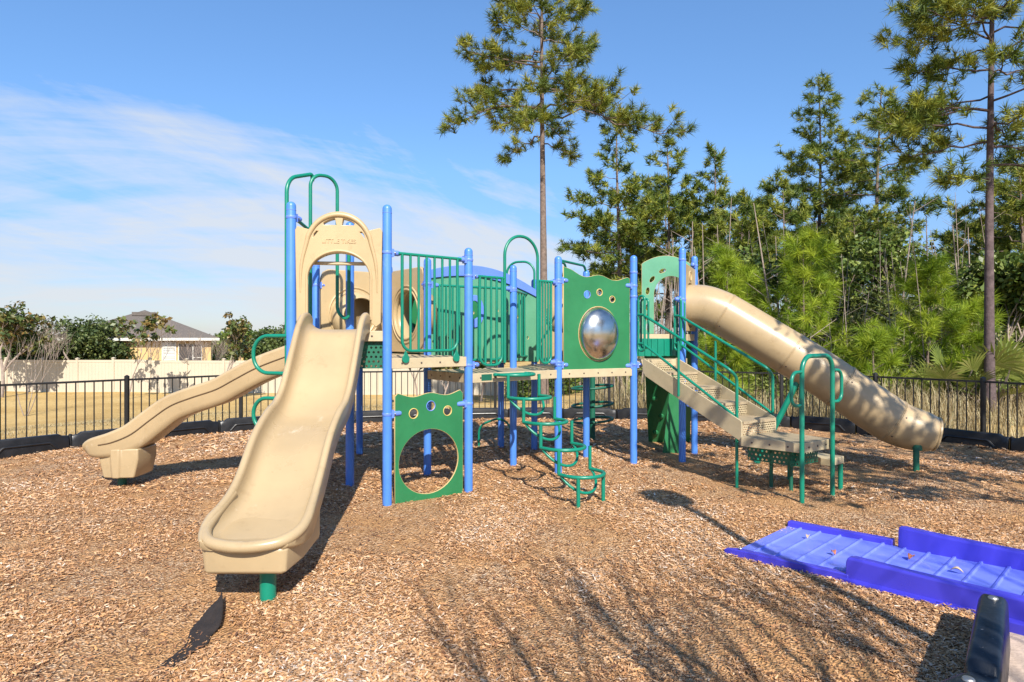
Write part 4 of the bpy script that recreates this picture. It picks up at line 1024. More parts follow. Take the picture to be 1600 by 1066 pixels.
# ---------------------------------------------------------------- plastic border
CI = [Vector((a, b, 0)) for a, b in offset_in(FP, 0.26)]
cs_ = spline(CI, 12); acc = [0]
for i in range(1, len(cs_)): acc.append(acc[-1] + (cs_[i] - cs_[i - 1]).length)
def at_len(s):
    s = min(max(s, 0), acc[-1]); i = max(1, min(len(acc) - 1, int(np.searchsorted(acc, s)))); t = (s - acc[i - 1]) / (acc[i] - acc[i - 1]); return cs_[i - 1].lerp(cs_[i], t)
def timber(parent, p, q, h=0.245, w=0.13):
    """moulded border rail: body with a raised arch and a recess on the inner face, peg at the end"""
    d = (q - p).normalized(); ln = (q - p).length; inn = Vector((0.2, 6.0, 0)) - (p + q) / 2; n = Vector((-d.y, d.x, 0)); n = n if n.dot(inn) > 0 else -n
    prof = [(-w / 2, -0.1), (w / 2 + 0.015, -0.1), (w / 2 + 0.008, h * 0.55), (w / 2 - 0.01, h * 0.93), (w / 2 - 0.025, h), (-w / 2 + 0.02, h), (-w / 2, h - 0.02)]
    secs = [[p + d * s + n * (a * k) + Vector((0, 0, b if b < 0 else b * kk)) for a, b in prof] for s, k, kk in ((0.012, 0.8, 0.80), (0.03, 0.86, 0.84), (0.10, 0.90, 0.86), (0.15, 1, 1), (ln - 0.15, 1, 1), (ln - 0.10, 0.9, 0.86), (ln - 0.03, 0.86, 0.84), (ln - 0.012, 0.8, 0.80))]
    mb = MB().sweep(secs); t = obj('border_timber', mb, CURB, parent, bevel=0.006, angle=30)
    f = p + n * (w / 2 + 0.012)
    ar = [f + d * (ln * u) + Vector((0, 0, z)) for u, z in ((0.16, 0.02), (0.24, h * 0.52), (0.76, h * 0.52), (0.84, 0.02))]
    obj('molded_arch', MB().tube(fillet(ar, 0.07, 5), 0.020, 8), CURB, t)
    obj('stake_cap', MB().lathe([(0.028, 0), (0.028, h * 0.83), (0.024, h * 0.9), (0.012, h * 0.92)], p + d * 0.0 + n * 0.0, n=12), CURB, t)
    return t
bord = thing('mulch_border', (CI[7].x, CI[7].y, 0), 'black plastic border of staked rails along the foot of the metal fence', 'border')
s = 0.6
while s + 1.18 < acc[-1]:
    timber(bord, at_len(s), at_len(s + 1.18)); s += 1.20
# near border beside the ramp
nb2 = thing('near_border', (2.4, 3.3, 0), 'two scuffed black plastic border rails with bolts at the lower right beside the ramp', 'border')
SCUFF = mat('scuffed_border_plastic', (0.010, 0.013, 0.019), 0.33, var=0.35, scale=6, bump=0.35, bscale=14)
tS = SCUFF.node_tree; bS = tS.nodes['Principled BSDF']; nS = N(tS, 'ShaderNodeTexNoise'); nS.inputs['Scale'].default_value = 26; nS.inputs['Detail'].default_value = 8; nS.inputs['Roughness'].default_value = 0.8
tcS = N(tS, 'ShaderNodeTexCoord'); L(tS, tcS.outputs['Object'], nS.inputs['Vector'])
src = bS.inputs['Base Color'].links[0].from_socket
L(tS, mixc(tS, ramp(tS, nS.outputs[0], [(0.635, 0.0), (0.67, 0.75)]), src, (0.34, 0.34, 0.34)), bS.inputs['Base Color'])
def big_timber(p, q, h0=0.30, w=0.128, lift=0.0):
    p = Vector(p); q = Vector(q); d = (q - p).normalized(); ln = (q - p).length; n = Vector((-d.y, d.x, 0))
    prof = [(-w / 2 - 0.02, -0.1), (w / 2 + 0.02, -0.1), (w / 2 + 0.006, h0 - 0.03), (w / 2 - 0.006, h0 - 0.008), (w / 2 - 0.022, h0), (-w / 2 + 0.022, h0), (-w / 2 + 0.006, h0 - 0.008), (-w / 2 - 0.006, h0 - 0.03)]
    secs = []
    for s, k, dz_ in ((0.0, 0.62, -0.10), (0.012, 0.80, -0.055), (0.03, 0.9, -0.048), (0.16, 0.97, -0.045), (0.185, 1, -0.01), (0.20, 1, 0), (ln - 0.20, 1, 0), (ln - 0.05, 1.0, 0.0), (ln - 0.015, 0.97, 0.0), (ln - 0.002, 0.90, -0.003)):
        secs.append([p + d * s + n * (a * k) + Vector((0, 0, b if b < 0 else b + dz_ + lift)) for a, b in prof])
    t = obj('border_timber', MB().sweep(secs), SCUFF, nb2, bevel=0.006, bseg=3, angle=35)
    c = q - d * 0.07 + Vector((0, 0, h0 + lift - 0.001))
    obj('stake_cap', MB().lathe([(0.027, 0), (0.027, 0.004), (0.022, 0.011), (0.010, 0.014)], c, n=20), BOLT, t)
    return t
big_timber((2.10, 2.87, 0), (2.86, 3.80, 0), 0.275)
big_timber((0.98, 2.36, 0), (2.13, 2.93, 0), 0.25)

# ================================================================ BLUE RAMP
rampo = thing('access_ramp', (2.9, 5.0, 0), 'violet blue ribbed plastic ramp with raised side walls at the lower right', 'ramp')
T0 = Vector((1.86, 5.32, 0)); dR = Vector((0.69, -0.724, 0)).normalized(); lR = Vector((0.724, 0.69, 0)).normalized(); RW = 1.06; RL = 3.0
def surf(u): return 0.030 + 0.030 * max(0, u - 0.05)
def rp_(u, v, z): return T0 + dR * u + lR * v + Vector((0, 0, z))
mb = MB(); secs = []
for u in (0.0, 0.05, 0.5, 0.9, 1.5, 2.1, 2.6, 3.0):
    z = surf(u); secs.append([rp_(u, 0.05, -0.06), rp_(u, RW - 0.05, -0.06), rp_(u, RW - 0.05, z), rp_(u, 0.05, z)])
mb.sweep(secs)
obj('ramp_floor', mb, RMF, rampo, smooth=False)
nr = 19
for i in range(nr):
    u = 0.12 + i * 0.172
    if u > RL - 0.05: break
    z = surf(u)
    mb = MB(); w0 = 0.020
    mb.sweep([[rp_(u - w0, v, z - 0.01), rp_(u + w0, v, z - 0.01), rp_(u + w0 * 0.5, v, z + 0.016), rp_(u - w0 * 0.5, v, z + 0.010)] for v in (0.052, RW - 0.052)])
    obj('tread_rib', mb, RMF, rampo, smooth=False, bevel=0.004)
for side, v0, sg in (('near', 0.0, -1), ('far', RW, 1)):
    mb = MB(); secs = []
    # low flange from the tip
    for u in (-0.10 if sg < 0 else 0.0, 0.0 + 0.02, 0.3, 0.88):
        z = surf(max(u, 0)) + 0.016
        k = 0.5 if u < 0 else 1
        secs.append([rp_(u, v0 - sg * 0.07, -0.06), rp_(u, v0 + sg * 0.03 * k, -0.06), rp_(u, v0 + sg * 0.02 * k, z * k), rp_(u, v0 - sg * 0.05, z * k)])
    if sg > 0: secs = [[q + Vector((0, 0, (0.030 if j > 1 else 0))) for j, q in enumerate(s_)] for s_ in secs]
    mb.sweep(secs); obj('side_flange', mb, RMP, rampo, smooth=True, bevel=0.006, angle=30)
    mb = MB(); secs = []
    st0 = 0.86 if sg < 0 else 0.92
    for u, hh, wd in ((st0, 0.11, 0.055), (st0 + 0.012, 0.135, 0.085), (st0 + 0.05, 0.14, 0.10), (1.25, 0.122, 0.10), (1.7, 0.105, 0.10), (2.3, 0.09, 0.10), (3.0, 0.08, 0.10)):
        z = surf(u) + hh + (0.0 if sg < 0 else 0.03)
        secs.append([rp_(u, v0 - sg * wd, -0.06), rp_(u, v0 + sg * 0.025, -0.06), rp_(u, v0 + sg * 0.01, z - 0.012), rp_(u, v0 + sg * 0.0, z), rp_(u, v0 - sg * (wd - 0.03), z), rp_(u, v0 - sg * (wd - 0.02), z - 0.012)])
    mb.sweep(secs); obj('side_wall', mb, RMP, rampo, bevel=0.005, angle=30)
    if sg < 0:
        mb = MB(); secs = []
        for u in (0.80, 0.95, 1.4, 2.0, 3.0):
            w1 = 0.03 if u < 0.9 else 0.075; z = 0.035 + 0.006 * u
            secs.append([rp_(u, v0 + 0.01, -0.06), rp_(u, v0 - w1, -0.06), rp_(u, v0 - w1 + 0.01, z), rp_(u, v0 + 0.01, z + 0.012)])
        mb.sweep(secs); obj('foot_flange', mb, RMP, rampo, bevel=0.005, angle=30)
obj('flange_bolt', MB().lathe([(0.016, 0), (0.012, 0.006)], rp_(0.04, 0.0, surf(0) + 0.03), n=10), BOLT, rampo)
# leaf litter on the ramp
LEAF = mat('dry_leaf', (0.36, 0.13, 0.08), 0.8, var=0.3, scale=30)
LEAF2 = mat('pale_dry_leaf', (0.50, 0.38, 0.25), 0.8, var=0.3, scale=30)
lf = []
for k, (u, v, s_, m_, lab) in enumerate(((0.62, 0.42, 0.035, LEAF, 'small red brown dry leaf lying on the ramp near the near wall end'), (1.10, 0.70, 0.045, LEAF, 'curled red brown dry leaf with a stalk on the middle of the ramp'),
                                 (1.42, 0.58, 0.042, LEAF2, 'pale dry leaf lying flat farther up the ramp'), (0.30, 0.72, 0.03, LEAF2, 'tiny pale leaf near the low tip of the ramp'))):
    c = rp_(u, v, surf(u) + 0.014); a = random.uniform(0, 6.3); mb = MB(); secs = []
    for t in np.linspace(0, 1, 6):
        ww = s_ * 0.55 * math.sin(math.pi * min(0.98, t + 0.04)); q = c + Vector((math.cos(a), math.sin(a), 0)) * (t - 0.5) * s_ * 2 + Vector((0, 0, 0.02 * math.sin(t * 3.1)))
        nn = Vector((-math.sin(a), math.cos(a), 0.0)); secs.append([q - nn * ww + Vector((0, 0, ww * 0.6)), q, q + nn * ww + Vector((0, 0, ww * 0.6))])
    o = obj('dry_leaf', mb.sweep(secs, False, False), m_, loc=tuple(c)); props(o, lab, 'leaf', 'dry leaves on the ramp'); so = o.modifiers.new('s', 'SOLIDIFY'); so.thickness = 0.002

# ================================================================ FAR LEFT: vinyl fence and houses
vf = thing('vinyl_fence', (-14, 35.3, -1.22), 'long cream vinyl privacy fence across the far side of the dry lawn', 'fence')
va, vb = Vector((-46, 38.0, 0)), Vector((-0.4, 33.9, 0)); vd = (vb - va).normalized(); vl = (vb - va).length; npan = int(vl / 2.16)
for i in range(npan + 1):
    c = va + vd * (i * 2.16); zb = float(field_z(c.x, c.y)) - 0.05
    mb = MB().box((c.x, c.y, zb + 0.96), (0.13, 0.13, 1.92), vd); cp = [(c + vd * a * 0.085 + Vector((-vd.y, vd.x, 0)) * b * 0.085) for a, b in ((-1, -1), (1, -1), (1, 1), (-1, 1))]
    zt = zb + 1.925; mb.add([(q.x, q.y, zt) for q in cp] + [(q.x, q.y, zt + 0.03) for q in cp] + [(c.x, c.y, zt + 0.075)], [(3, 2, 1, 0), (0, 1, 5, 4), (1, 2, 6, 5), (2, 3, 7, 6), (3, 0, 4, 7), (4, 5, 8), (5, 6, 8), (6, 7, 8), (7, 4, 8)])
    obj('fence_post', mb, VIN, vf, smooth=False)
    if i < npan:
        c2 = c + vd * 2.16; zb2 = float(field_z(c2.x, c2.y)) - 0.05; zm = min(zb, zb2)
        a, b = c + vd * 0.066, c2 - vd * 0.066
        mb = MB().beam(a + Vector((0, 0, zm + 1.80)), b + Vector((0, 0, zm + 1.80)), 0.05, 0.13); mb.beam(a + Vector((0, 0, zm + 0.10)), b + Vector((0, 0, zm + 0.10)), 0.05, 0.14)
        k = 10; ln = (b - a).length / k
        for j in range(k): mb.box((a.x + vd.x * ln * (j + .5), a.y + vd.y * ln * (j + .5), zm + 0.95), (ln - 0.006, 0.022, 1.58), vd)
        obj('fence_panel', mb, VIN, vf, smooth=False)

def house(x0, x1, y0, y1, zg, ze, pitch, label, place=None):
    h = thing('house', ((x0 + x1) / 2, (y0 + y1) / 2, zg), label, 'house')
    if place: h.location = (place[0], place[1], zg); h.rotation_euler = (0, 0, R(place[2]))
    mb = MB().box(((x0 + x1) / 2, (y0 + y1) / 2, (zg + ze) / 2), (x1 - x0, y1 - y0, ze - zg)); wl_ = obj('wall', mb, WALL, h, smooth=False)
    e = 0.5; X0, X1, Y0, Y1 = x0 - e, x1 + e, y0 - e, y1 + e; hw = min(X1 - X0, Y1 - Y0) / 2; zr = ze + hw * pitch
    if (Y1 - Y0) >= (X1 - X0): r0, r1 = ((X0 + X1) / 2, Y0 + hw, zr), ((X0 + X1) / 2, Y1 - hw, zr); f = [(0, 1, 4), (1, 2, 5, 4), (2, 3, 5), (3, 0, 4, 5), (3, 2, 1, 0)]
    else: r0, r1 = (X0 + hw, (Y0 + Y1) / 2, zr), (X1 - hw, (Y0 + Y1) / 2, zr); f = [(0, 1, 5, 4), (1, 2, 5), (2, 3, 4, 5), (3, 0, 4), (3, 2, 1, 0)]
    mb = MB().add([(X0, Y0, ze + .02), (X1, Y0, ze + .02), (X1, Y1, ze + .02), (X0, Y1, ze + .02), r0, r1], f); rf = obj('roof', mb, ROOF, h, smooth=False)
    mb = MB()
    for a, b in (((X0, Y0), (X1, Y0)), ((X1, Y0), (X1, Y1)), ((X0, Y0), (X0, Y1))): mb.beam((a[0], a[1], ze - 0.08), (b[0], b[1], ze - 0.08), 0.08, 0.18)
    obj('fascia', mb, TRIM, rf, smooth=False)
    return h
hs = house(-4.4, 4.3, -5.0, 5.0, -1.25, 1.78, 0.42, 'tan stucco house with a grey hip roof and screened porch behind the vinyl fence', (-26.9, 47.0, 25))
y = -5.0; wx = 1.74
mb = MB().box((wx, y - 0.03, 0.60), (0.86, 0.07, 1.80)); fr = obj('window', mb, TRIM, hs, smooth=False)
mb = MB().box((wx, y - 0.075, 0.60), (0.68, 0.02, 1.62)); pn_ = obj('pane', mb, GLS, fr, smooth=False)
mb = MB()
for i in range(14): mb.box((wx, y - 0.095, -0.14 + i * 0.115), (0.66, 0.015, 0.07))
mb.box((wx, y - 0.10, 0.60), (0.68, 0.03, 0.05)); obj('blinds', mb, TRIM, fr, smooth=False)
px0, px1 = 2.32, 3.72
mb = MB().box(((px0 + px1) / 2, y - 0.02, 0.20), (px1 - px0, 0.05, 2.3)); so_ = obj('screened_opening', mb, SCRN, hs, smooth=False)
mb = MB()
for xx in (px0, px0 + 0.62 * (px1 - px0), px1): mb.box((xx, y - 0.06, 0.20), (0.05, 0.04, 2.3))
mb.box((px0 + 0.81 * (px1 - px0), y - 0.06, 0.45), (0.38 * (px1 - px0), 0.045, 0.05)); obj('screen_frame', mb, TRIM, so_, smooth=False)
obj('roof_vent', MB().box((0.0, -1.6, 3.50), (1.5, 0.5, 0.25)), ROOF, hs, smooth=False)
house(-33.5, -27, 78, 86, -1.3, 1.0, 0.34, 'far brown roofed house mostly hidden between the small trees')

# ================================================================ VEGETATION
def leaf_mat(name, stops, rough=0.55, trans=0.25, spec=0.35):
    m = bpy.data.materials.new(name); m.use_nodes = True; t = m.node_tree; b = t.nodes['Principled BSDF']; out = t.nodes['Material Output']
    at = N(t, 'ShaderNodeAttribute'); at.attribute_name = 'shade'
    c = ramp(t, at.outputs['Fac'], stops); L(t, c, b.inputs['Base Color'])
    b.inputs['Roughness'].default_value = rough; b.inputs['Specular IOR Level'].default_value = spec
    tr = N(t, 'ShaderNodeBsdfTranslucent'); L(t, c, tr.inputs[0]); mx = N(t, 'ShaderNodeMixShader'); mx.inputs[0].default_value = trans
    L(t, b.outputs[0], mx.inputs[1]); L(t, tr.outputs[0], mx.inputs[2]); L(t, mx.outputs[0], out.inputs[0]); return m
PINE = leaf_mat('pine_needles', [(0.0, (0.026, 0.055, 0.010)), (0.45, (0.12, 0.165, 0.020)), (1.0, (0.42, 0.40, 0.055))])
PINED = leaf_mat('distant_pine_needles', [(0.0, (0.022, 0.050, 0.010)), (0.45, (0.11, 0.165, 0.022)), (1.0, (0.38, 0.38, 0.055))])
PINEY = leaf_mat('young_pine_needles', [(0.0, (0.085, 0.16, 0.010)), (0.5, (0.25, 0.35, 0.022)), (1.0, (0.46, 0.52, 0.045))], trans=0.35)
OAK = leaf_mat('evergreen_leaves', [(0.0, (0.022, 0.046, 0.010)), (0.5, (0.10, 0.15, 0.025)), (1.0, (0.29, 0.32, 0.07))], rough=0.42, trans=0.2)
OAKD = leaf_mat('dark_evergreen_leaves', [(0.0, (0.016, 0.034, 0.010)), (0.5, (0.060, 0.088, 0.022)), (1.0, (0.17, 0.19, 0.05))], rough=0.5, trans=0.15)
MAG = leaf_mat('magnolia_leaves', [(0.0, (0.030, 0.055, 0.014)), (0.5, (0.085, 0.115, 0.03)), (0.8, (0.22, 0.15, 0.05)), (1.0, (0.34, 0.22, 0.08))], rough=0.35, trans=0.1)
SHR = leaf_mat('undergrowth_leaves', [(0.0, (0.018, 0.030, 0.010)), (0.4, (0.10, 0.13, 0.026)), (0.7, (0.23, 0.25, 0.06)), (1.0, (0.40, 0.33, 0.18))], trans=0.2)
DRY = leaf_mat('dry_grass_blades', [(0.0, (0.22, 0.17, 0.08)), (0.4, (0.42, 0.33, 0.17)), (0.75, (0.52, 0.43, 0.27)), (1.0, (0.17, 0.26, 0.05))], rough=0.8, trans=0.3)
PALM = leaf_mat('palmetto_fronds', [(0.0, (0.10, 0.15, 0.03)), (0.6, (0.26, 0.30, 0.06)), (1.0, (0.46, 0.42, 0.14))], trans=0.25)
BARK = mat('pine_bark', (0.18, 0.135, 0.11), 0.95, var=0.35, scale=9, bump=0.9, bscale=22, spec=0.1, dirt=0.5)
BARKD = mat('dark_pine_bark', (0.115, 0.085, 0.085), 0.95, var=0.35, scale=9, bump=0.9, bscale=22, spec=0.1, dirt=0.5)
BARKG = mat('grey_bark', (0.30, 0.24, 0.20), 0.9, var=0.25, scale=9, bump=0.6, bscale=40, spec=0.1)

def unit(a): return a / (np.linalg.norm(a, axis=-1, keepdims=True) + 1e-9)
def needles(rg, C, D, n, ln, wd, spread=0.9):
    """C,D: tuft centres and directions -> long thin triangles"""
    m = len(C); c = np.repeat(C, n, 0); d = np.repeat(D, n, 0); rnd = unit(rg.standard_normal((m * n, 3)))
    dd = unit(d * (1.15 - spread * 0.4) + rnd * spread * 0.92); L_ = (ln * (0.65 + 0.5 * rg.random(m * n)))[:, None]
    s = unit(np.cross(dd, unit(rg.standard_normal((m * n, 3))))) * wd / 2
    st = c + dd * L_ * 0.04 - d * (rg.random(m * n)[:, None] * ln * 0.85)
    tip = st + dd * L_ - np.array([0, 0, 1]) * (0.12 * L_)
    V = np.stack([st - s, st + s, tip], 1).reshape(-1, 3); F = np.arange(3 * m * n).reshape(-1, 3)
    return V, F
def leaves(rg, C, R_, n, size, squash=0.7, elong=1.7):
    m = len(C); c = np.repeat(C, n, 0); r = np.repeat(np.broadcast_to(R_, (m,)), n)[:, None]
    off = unit(rg.standard_normal((m * n, 3))) * (rg.random((m * n, 1)) ** 0.45) * r; off[:, 2] *= squash
    p = c + off; nrm = unit(rg.standard_normal((m * n, 3)) + np.array([0, 0, 0.7]) + 0.5 * unit(off)); u = unit(np.cross(nrm, rg.standard_normal((m * n, 3)))); v = np.cross(nrm, u)
    s = (size * (0.6 + 0.8 * rg.random(m * n)))[:, None]
    V = np.stack([p - u * s * elong / 2, p + v * s / 2 + nrm * s * 0.12, p + u * s * elong / 2, p - v * s / 2 + nrm * s * 0.12], 1).reshape(-1, 3)
    return V, np.arange(4 * m * n).reshape(-1, 4)
def vec(v): return np.array([v.x, v.y, v.z])
BRN = lambda a: Vector((math.cos(a), math.sin(a), 0))

def pine(x, y, H, c0, Rmax, nb, label, seed, r0=0.15, tuftn=34, ln=0.30, wd=0.022, needle=PINE, bark=BARK, name='pine_tree', lean=0.15, limbs=(), prof='tall', per=1.0, group=None, cat='tree', zb=None, dens=1.0, SC=0.26, sub=True, offset=(0, 0), droop=0.15):
    rg = np.random.default_rng(seed); rr = random.Random(seed)
    zb = float(field_z(x, y)) - 0.1 if zb is None else zb
    t = thing(name, (x, y, zb), label, cat, group)
    ph = rr.uniform(0, 6)
    def trunk(s): return Vector((x + lean * math.sin(s * 3 + ph) * s * 1.2, y + lean * math.cos(s * 2.3 + ph) * s, zb + H * s))
    path = [trunk(s) for s in np.linspace(0, 1, 14)]; rad = [r0 * (1 - 0.86 * s) + 0.04 * r0 * (s < 0.02) * 6 for s in np.linspace(0, 1, 14)]
    mb = MB().tube(path, rad, 12); tk = MB(); C = []; D = []
    br = [(zb + c0 + (H - c0) * ((i + rr.random() * 0.8) / nb) ** 0.93, i * 2.399 + rr.uniform(-0.4, 0.4), None) for i in range(nb)] + [(l[0], l[1], l[2]) for l in limbs]
    for z0, az, fl in br:
        s = (z0 - zb) / H; k = (z0 - zb - c0) / (H - c0)
        if prof == 'tall': pr = (0.72 + 0.5 * math.sin(min(1, k * 1.4) * math.pi)) * (1 - k ** 2.2 * 0.75)
        elif prof == 'cone': pr = (1 - k) ** 0.8 + 0.12
        else: pr = 0.55 + 0.6 * math.sin(k * math.pi)
        Lb = (fl if fl else Rmax * pr * rr.uniform(0.55, 1.1))
        o = trunk(s); d = BRN(az); rise = (0.05 + 0.5 * k) if prof != 'cone' else 0.55 + 0.3 * k
        pts = []; nseg = 7
        for j in range(nseg + 1):
            q = j / nseg; pts.append(o + d * Lb * q + Vector((0, 0, Lb * (rise * q - droop * q * q * (1.5 if k < 0.3 else 0.8) + 0.12 * q ** 4))) + Vector((rr.uniform(-1, 1), rr.uniform(-1, 1), rr.uniform(-1, 1))) * 0.035 * Lb * (q > 0))
        rb = min(r0 * 0.26, 0.012 + 0.010 * Lb) * (1 - 0.4 * k)
        mb.tube(pts, [rb * (1 - 0.75 * j / nseg) for j in range(nseg + 1)], 6, cap=False)
        tw = [(pts[-1], (pts[-1] - pts[-2]).normalized())]
        ns = max(2, int(Lb * 3.9 * per))
        for j in range(ns):
            q = 0.28 + 0.7 * (j + rr.random()) / ns; i0 = min(nseg - 1, int(q * nseg)); b0 = pts[i0].lerp(pts[i0 + 1], q * nseg - i0)
            sd_ = 1 if j % 2 else -1; a2 = az + sd_ * rr.uniform(0.5, 1.15); L2 = (0.20 + 0.26 * rr.random()) * (Lb * (1.15 - q) + 0.5)
            e = b0 + BRN(a2) * L2 + Vector((0, 0, L2 * rr.uniform(-0.15, 0.6))); m_ = b0.lerp(e, 0.5) + Vector((0, 0, -0.03))
            mb.tube([b0, m_, e], [rb * 0.38, rb * 0.3, rb * 0.15], 4, cap=False)
            dd = (e - b0).normalized(); tw.append((e, dd))
            for _ in range(max(1, int(L2 * 4.2 * dens))):
                f = rr.uniform(0.35, 1); c = b0.lerp(e, f) + Vector((rr.uniform(-1, 1), rr.uniform(-1, 1), rr.uniform(-1, 1.3))) * SC; tw.append((c, (dd + Vector((rr.uniform(-1, 1), rr.uniform(-1, 1), rr.uniform(-.2, 1)))).normalized()))
        for c, dd in tw:
            dd = (dd + Vector((0, 0, 0.35))).normalized(); C.append((c.x, c.y, c.z)); D.append((dd.x, dd.y, dd.z))
    top = trunk(1); C.append(tuple(top)); D.append((0, 0, 1))
    obj('trunk', mb, bark, t, angle=60)
    C = np.array(C); D = np.array(D)
    V, F = needles(rg, C, D, tuftn, ln, wd)
    sh = np.clip(np.repeat(rg.random(len(C)) * 0.7, tuftn) + rg.random(len(F)) * 0.35, 0, 1)
    npmesh('crown', V, F, sh, needle, t)
    return t

def clone(t, x, y, rz, sc, label, group=None):
    zb = float(field_z(x, y)) - 0.1
    n = t.copy(); COL.objects.link(n); n.location = (x, y, zb); n.rotation_euler = (0, 0, rz); n.scale = (sc[0], sc[0], sc[1])
    n['label'] = label
    if group: n['group'] = group
    for ch in list(t.children):
        c = ch.copy(); COL.objects.link(c); c.parent = n
    return n

# tall pine rising behind the play structure
pine(1.00, 20.0, 14.6, 8.1, 2.35, 34, 'tall lone pine with a bare trunk rising behind the middle of the play structure', 11, r0=0.145, tuftn=50, ln=0.28, wd=0.022,
     limbs=[(8.75, -0.12, 4.2), (8.95, math.pi + 0.05, 3.0), (9.5, 0.5, 2.3), (10.4, math.pi - 0.5, 2.3)], per=1.3, lean=0.08, droop=0.30)
# tall dark pine at the right edge
pine(11.35, 15.2, 13.6, 6.4, 2.3, 36, 'tall dark trunked pine standing at the right edge of the photo', 23, r0=0.122, tuftn=50, ln=0.28, wd=0.022, bark=BARKD,
     limbs=[(6.8, math.pi + 0.1, 2.7), (7.2, math.pi - 0.3, 2.4), (8.9, math.pi + 0.25, 2.1), (9.4, math.pi - 0.2, 2.1), (5.6, math.pi + 0.3, 1.5), (5.9, -0.1, 1.8)], per=1.3, lean=0.1)
pine(15.2, 32.0, 15.0, 5.9, 2.7, 40, 'tall open crowned pine, left of the two that stand clear above the wood at right', 31, r0=0.15, tuftn=34, ln=0.34, wd=0.036, needle=PINED, bark=BARKD, lean=0.3, per=1.15)
pine(16.2, 28.2, 13.2, 6.0, 2.5, 28, 'forked sparse pine with a pale trunk just right of the tall open pine', 37, r0=0.15, tuftn=34, ln=0.32, wd=0.034, needle=PINED, lean=0.25, per=1.1,
     limbs=[(9.4, math.pi - 0.2, 2.6), (10.6, 0.1, 2.6), (9.0, 0.15, 2.4)])
pine(5.75, 34, 13.9, 3.6, 3.0, 34, 'bushy pine standing just right of the lone pine trunk above the bubble panel', 41, r0=0.17, tuftn=30, ln=0.40, wd=0.05, needle=PINED, per=0.9, lean=0.2)
pine(8.7, 36, 13.2, 4.2, 2.9, 30, 'dark broad pine between the bushy pine and the spire topped pine', 43, r0=0.17, tuftn=30, ln=0.40, wd=0.052, needle=PINED, per=0.9, lean=0.2)
pine(11.2, 35, 12.4, 2.6, 2.5, 34, 'spire topped pine above the arch window of the play structure', 47, r0=0.14, tuftn=30, ln=0.38, wd=0.05, needle=PINED, prof='cone', per=0.9, lean=0.1)
p7 = pine(13.6, 37, 10.0, 2.5, 2.7, 28, 'low rounded pine just right of the spire topped pine', 53, r0=0.14, tuftn=28, ln=0.42, wd=0.055, needle=PINED, prof='round', per=0.8, lean=0.2)
for (x, y, rz, sc, lb) in ((10.0, 41, 1.0, (1.05, 1.12), 'pine filling the gap behind the dark broad pine'), (18.8, 39, 2.2, (0.95, 0.86), 'pine behind the wood under the tall open crowned pine'),
                           (22.5, 40, 3.3, (0.95, 0.94), 'pine behind the wood under the forked looking pine'), (27.5, 39, 4.1, (0.9, 0.90), 'pine seen low between the tall open pines and the right edge pine'),
                           (33.0, 40, 5.2, (1.2, 1.3), 'pine behind the wood at the far right edge'), (6.9, 40, 0.4, (0.9, 0.95), 'thin pine behind the bushy pine'), (12.0, 28, 0.9, (0.75, 0.86), 'slim pine over the upper bend of the tube slide'), (14.2, 26.5, 2.6, (0.55, 0.72), 'slim pine between the two tallest young pines'),
                           (18.2, 25.5, 3.7, (0.55, 0.66), 'slim pine just left of the tall dark trunk'), (9.6, 27, 5.0, (0.7, 0.74), 'slim pine over the collar of the tube slide'), (20.8, 24.5, 1.7, (0.8, 0.8), 'slim pine just right of the tall dark trunk')):
    clone(p7, x, y, rz, sc, lb, 'pines in the wood')
pine(18.3, 23, 8.2, 2.8, 2.4, 22, 'leaning green pine half cut off by the right edge of the photo', 59, r0=0.12, tuftn=40, ln=0.30, wd=0.032, needle=PINE, prof='round')

# young bright pines
def young(x, y, H, Rm, seed, label, nb=20, tn=90, ln=0.42):
    return pine(x, y, H, 0.35, Rm, nb, label, seed, r0=0.05, tuftn=tn, ln=ln * 0.85, wd=0.013, needle=PINEY, prof='cone', per=0.7, dens=0.5, name='young_pine', lean=0.05, droop=0.1, group='young bright green pines')
young(8.05, 17.6, 4.75, 1.30, 61, 'bright young pine rising behind the middle of the tube slide', 24)
young(11.15, 17.2, 4.0, 1.25, 67, 'brightest young pine, behind the fence right of the tube slide', 24)
young(6.15, 18.2, 4.5, 0.85, 71, 'slim dark green young pine just right of the blue stair posts', 18)
young(7.2, 19.5, 4.1, 1.0, 73, 'young pine behind the top of the tube slide, left of the bright one', 18)
young(9.8, 21.0, 5.6, 1.1, 79, 'taller young pine standing between the two brightest young pines', 18)
young(9.4, 16.6, 2.1, 0.8, 83, 'small young pine low behind the tube slide', 12)
young(5.4, 16.3, 2.2, 0.8, 89, 'small young pine seen through the stair rails', 12)
young(12.3, 16.9, 3.0, 0.9, 97, 'young pine with spreading tips between the brightest pine and the dark trunk', 14)

# broadleaf trees
def branching(rr, mb, p, d, ln, r, depth, ends, spread=0.6, k=3, up=0.25, n=6):
    q = p; pts = [p]; dd = d
    for i in range(3):
        dd = (dd + Vector((rr.uniform(-1, 1), rr.uniform(-1, 1), rr.uniform(-1, 1))) * 0.16 + Vector((0, 0, up * 0.25))).normalized(); q = q + dd * ln / 3; pts.append(q)
    mb.tube(pts, [r, r * 0.86, r * 0.74, r * 0.62], n if r > 0.02 else 4, cap=False)
    if depth == 0: ends.append(q); return
    ends.append(pts[2]) if depth < 2 else None
    for j in range(k + (rr.random() < 0.3)):
        a = rr.uniform(0, 6.283); b = pts[rr.choice((2, 3, 3))]
        nd = (dd + (BRN(a) + Vector((0, 0, rr.uniform(-0.4, 0.6)))) * spread).normalized()
        branching(rr, mb, b, nd, ln * rr.uniform(0.62, 0.85), r * 0.58, depth - 1, ends, spread, k, up, n)
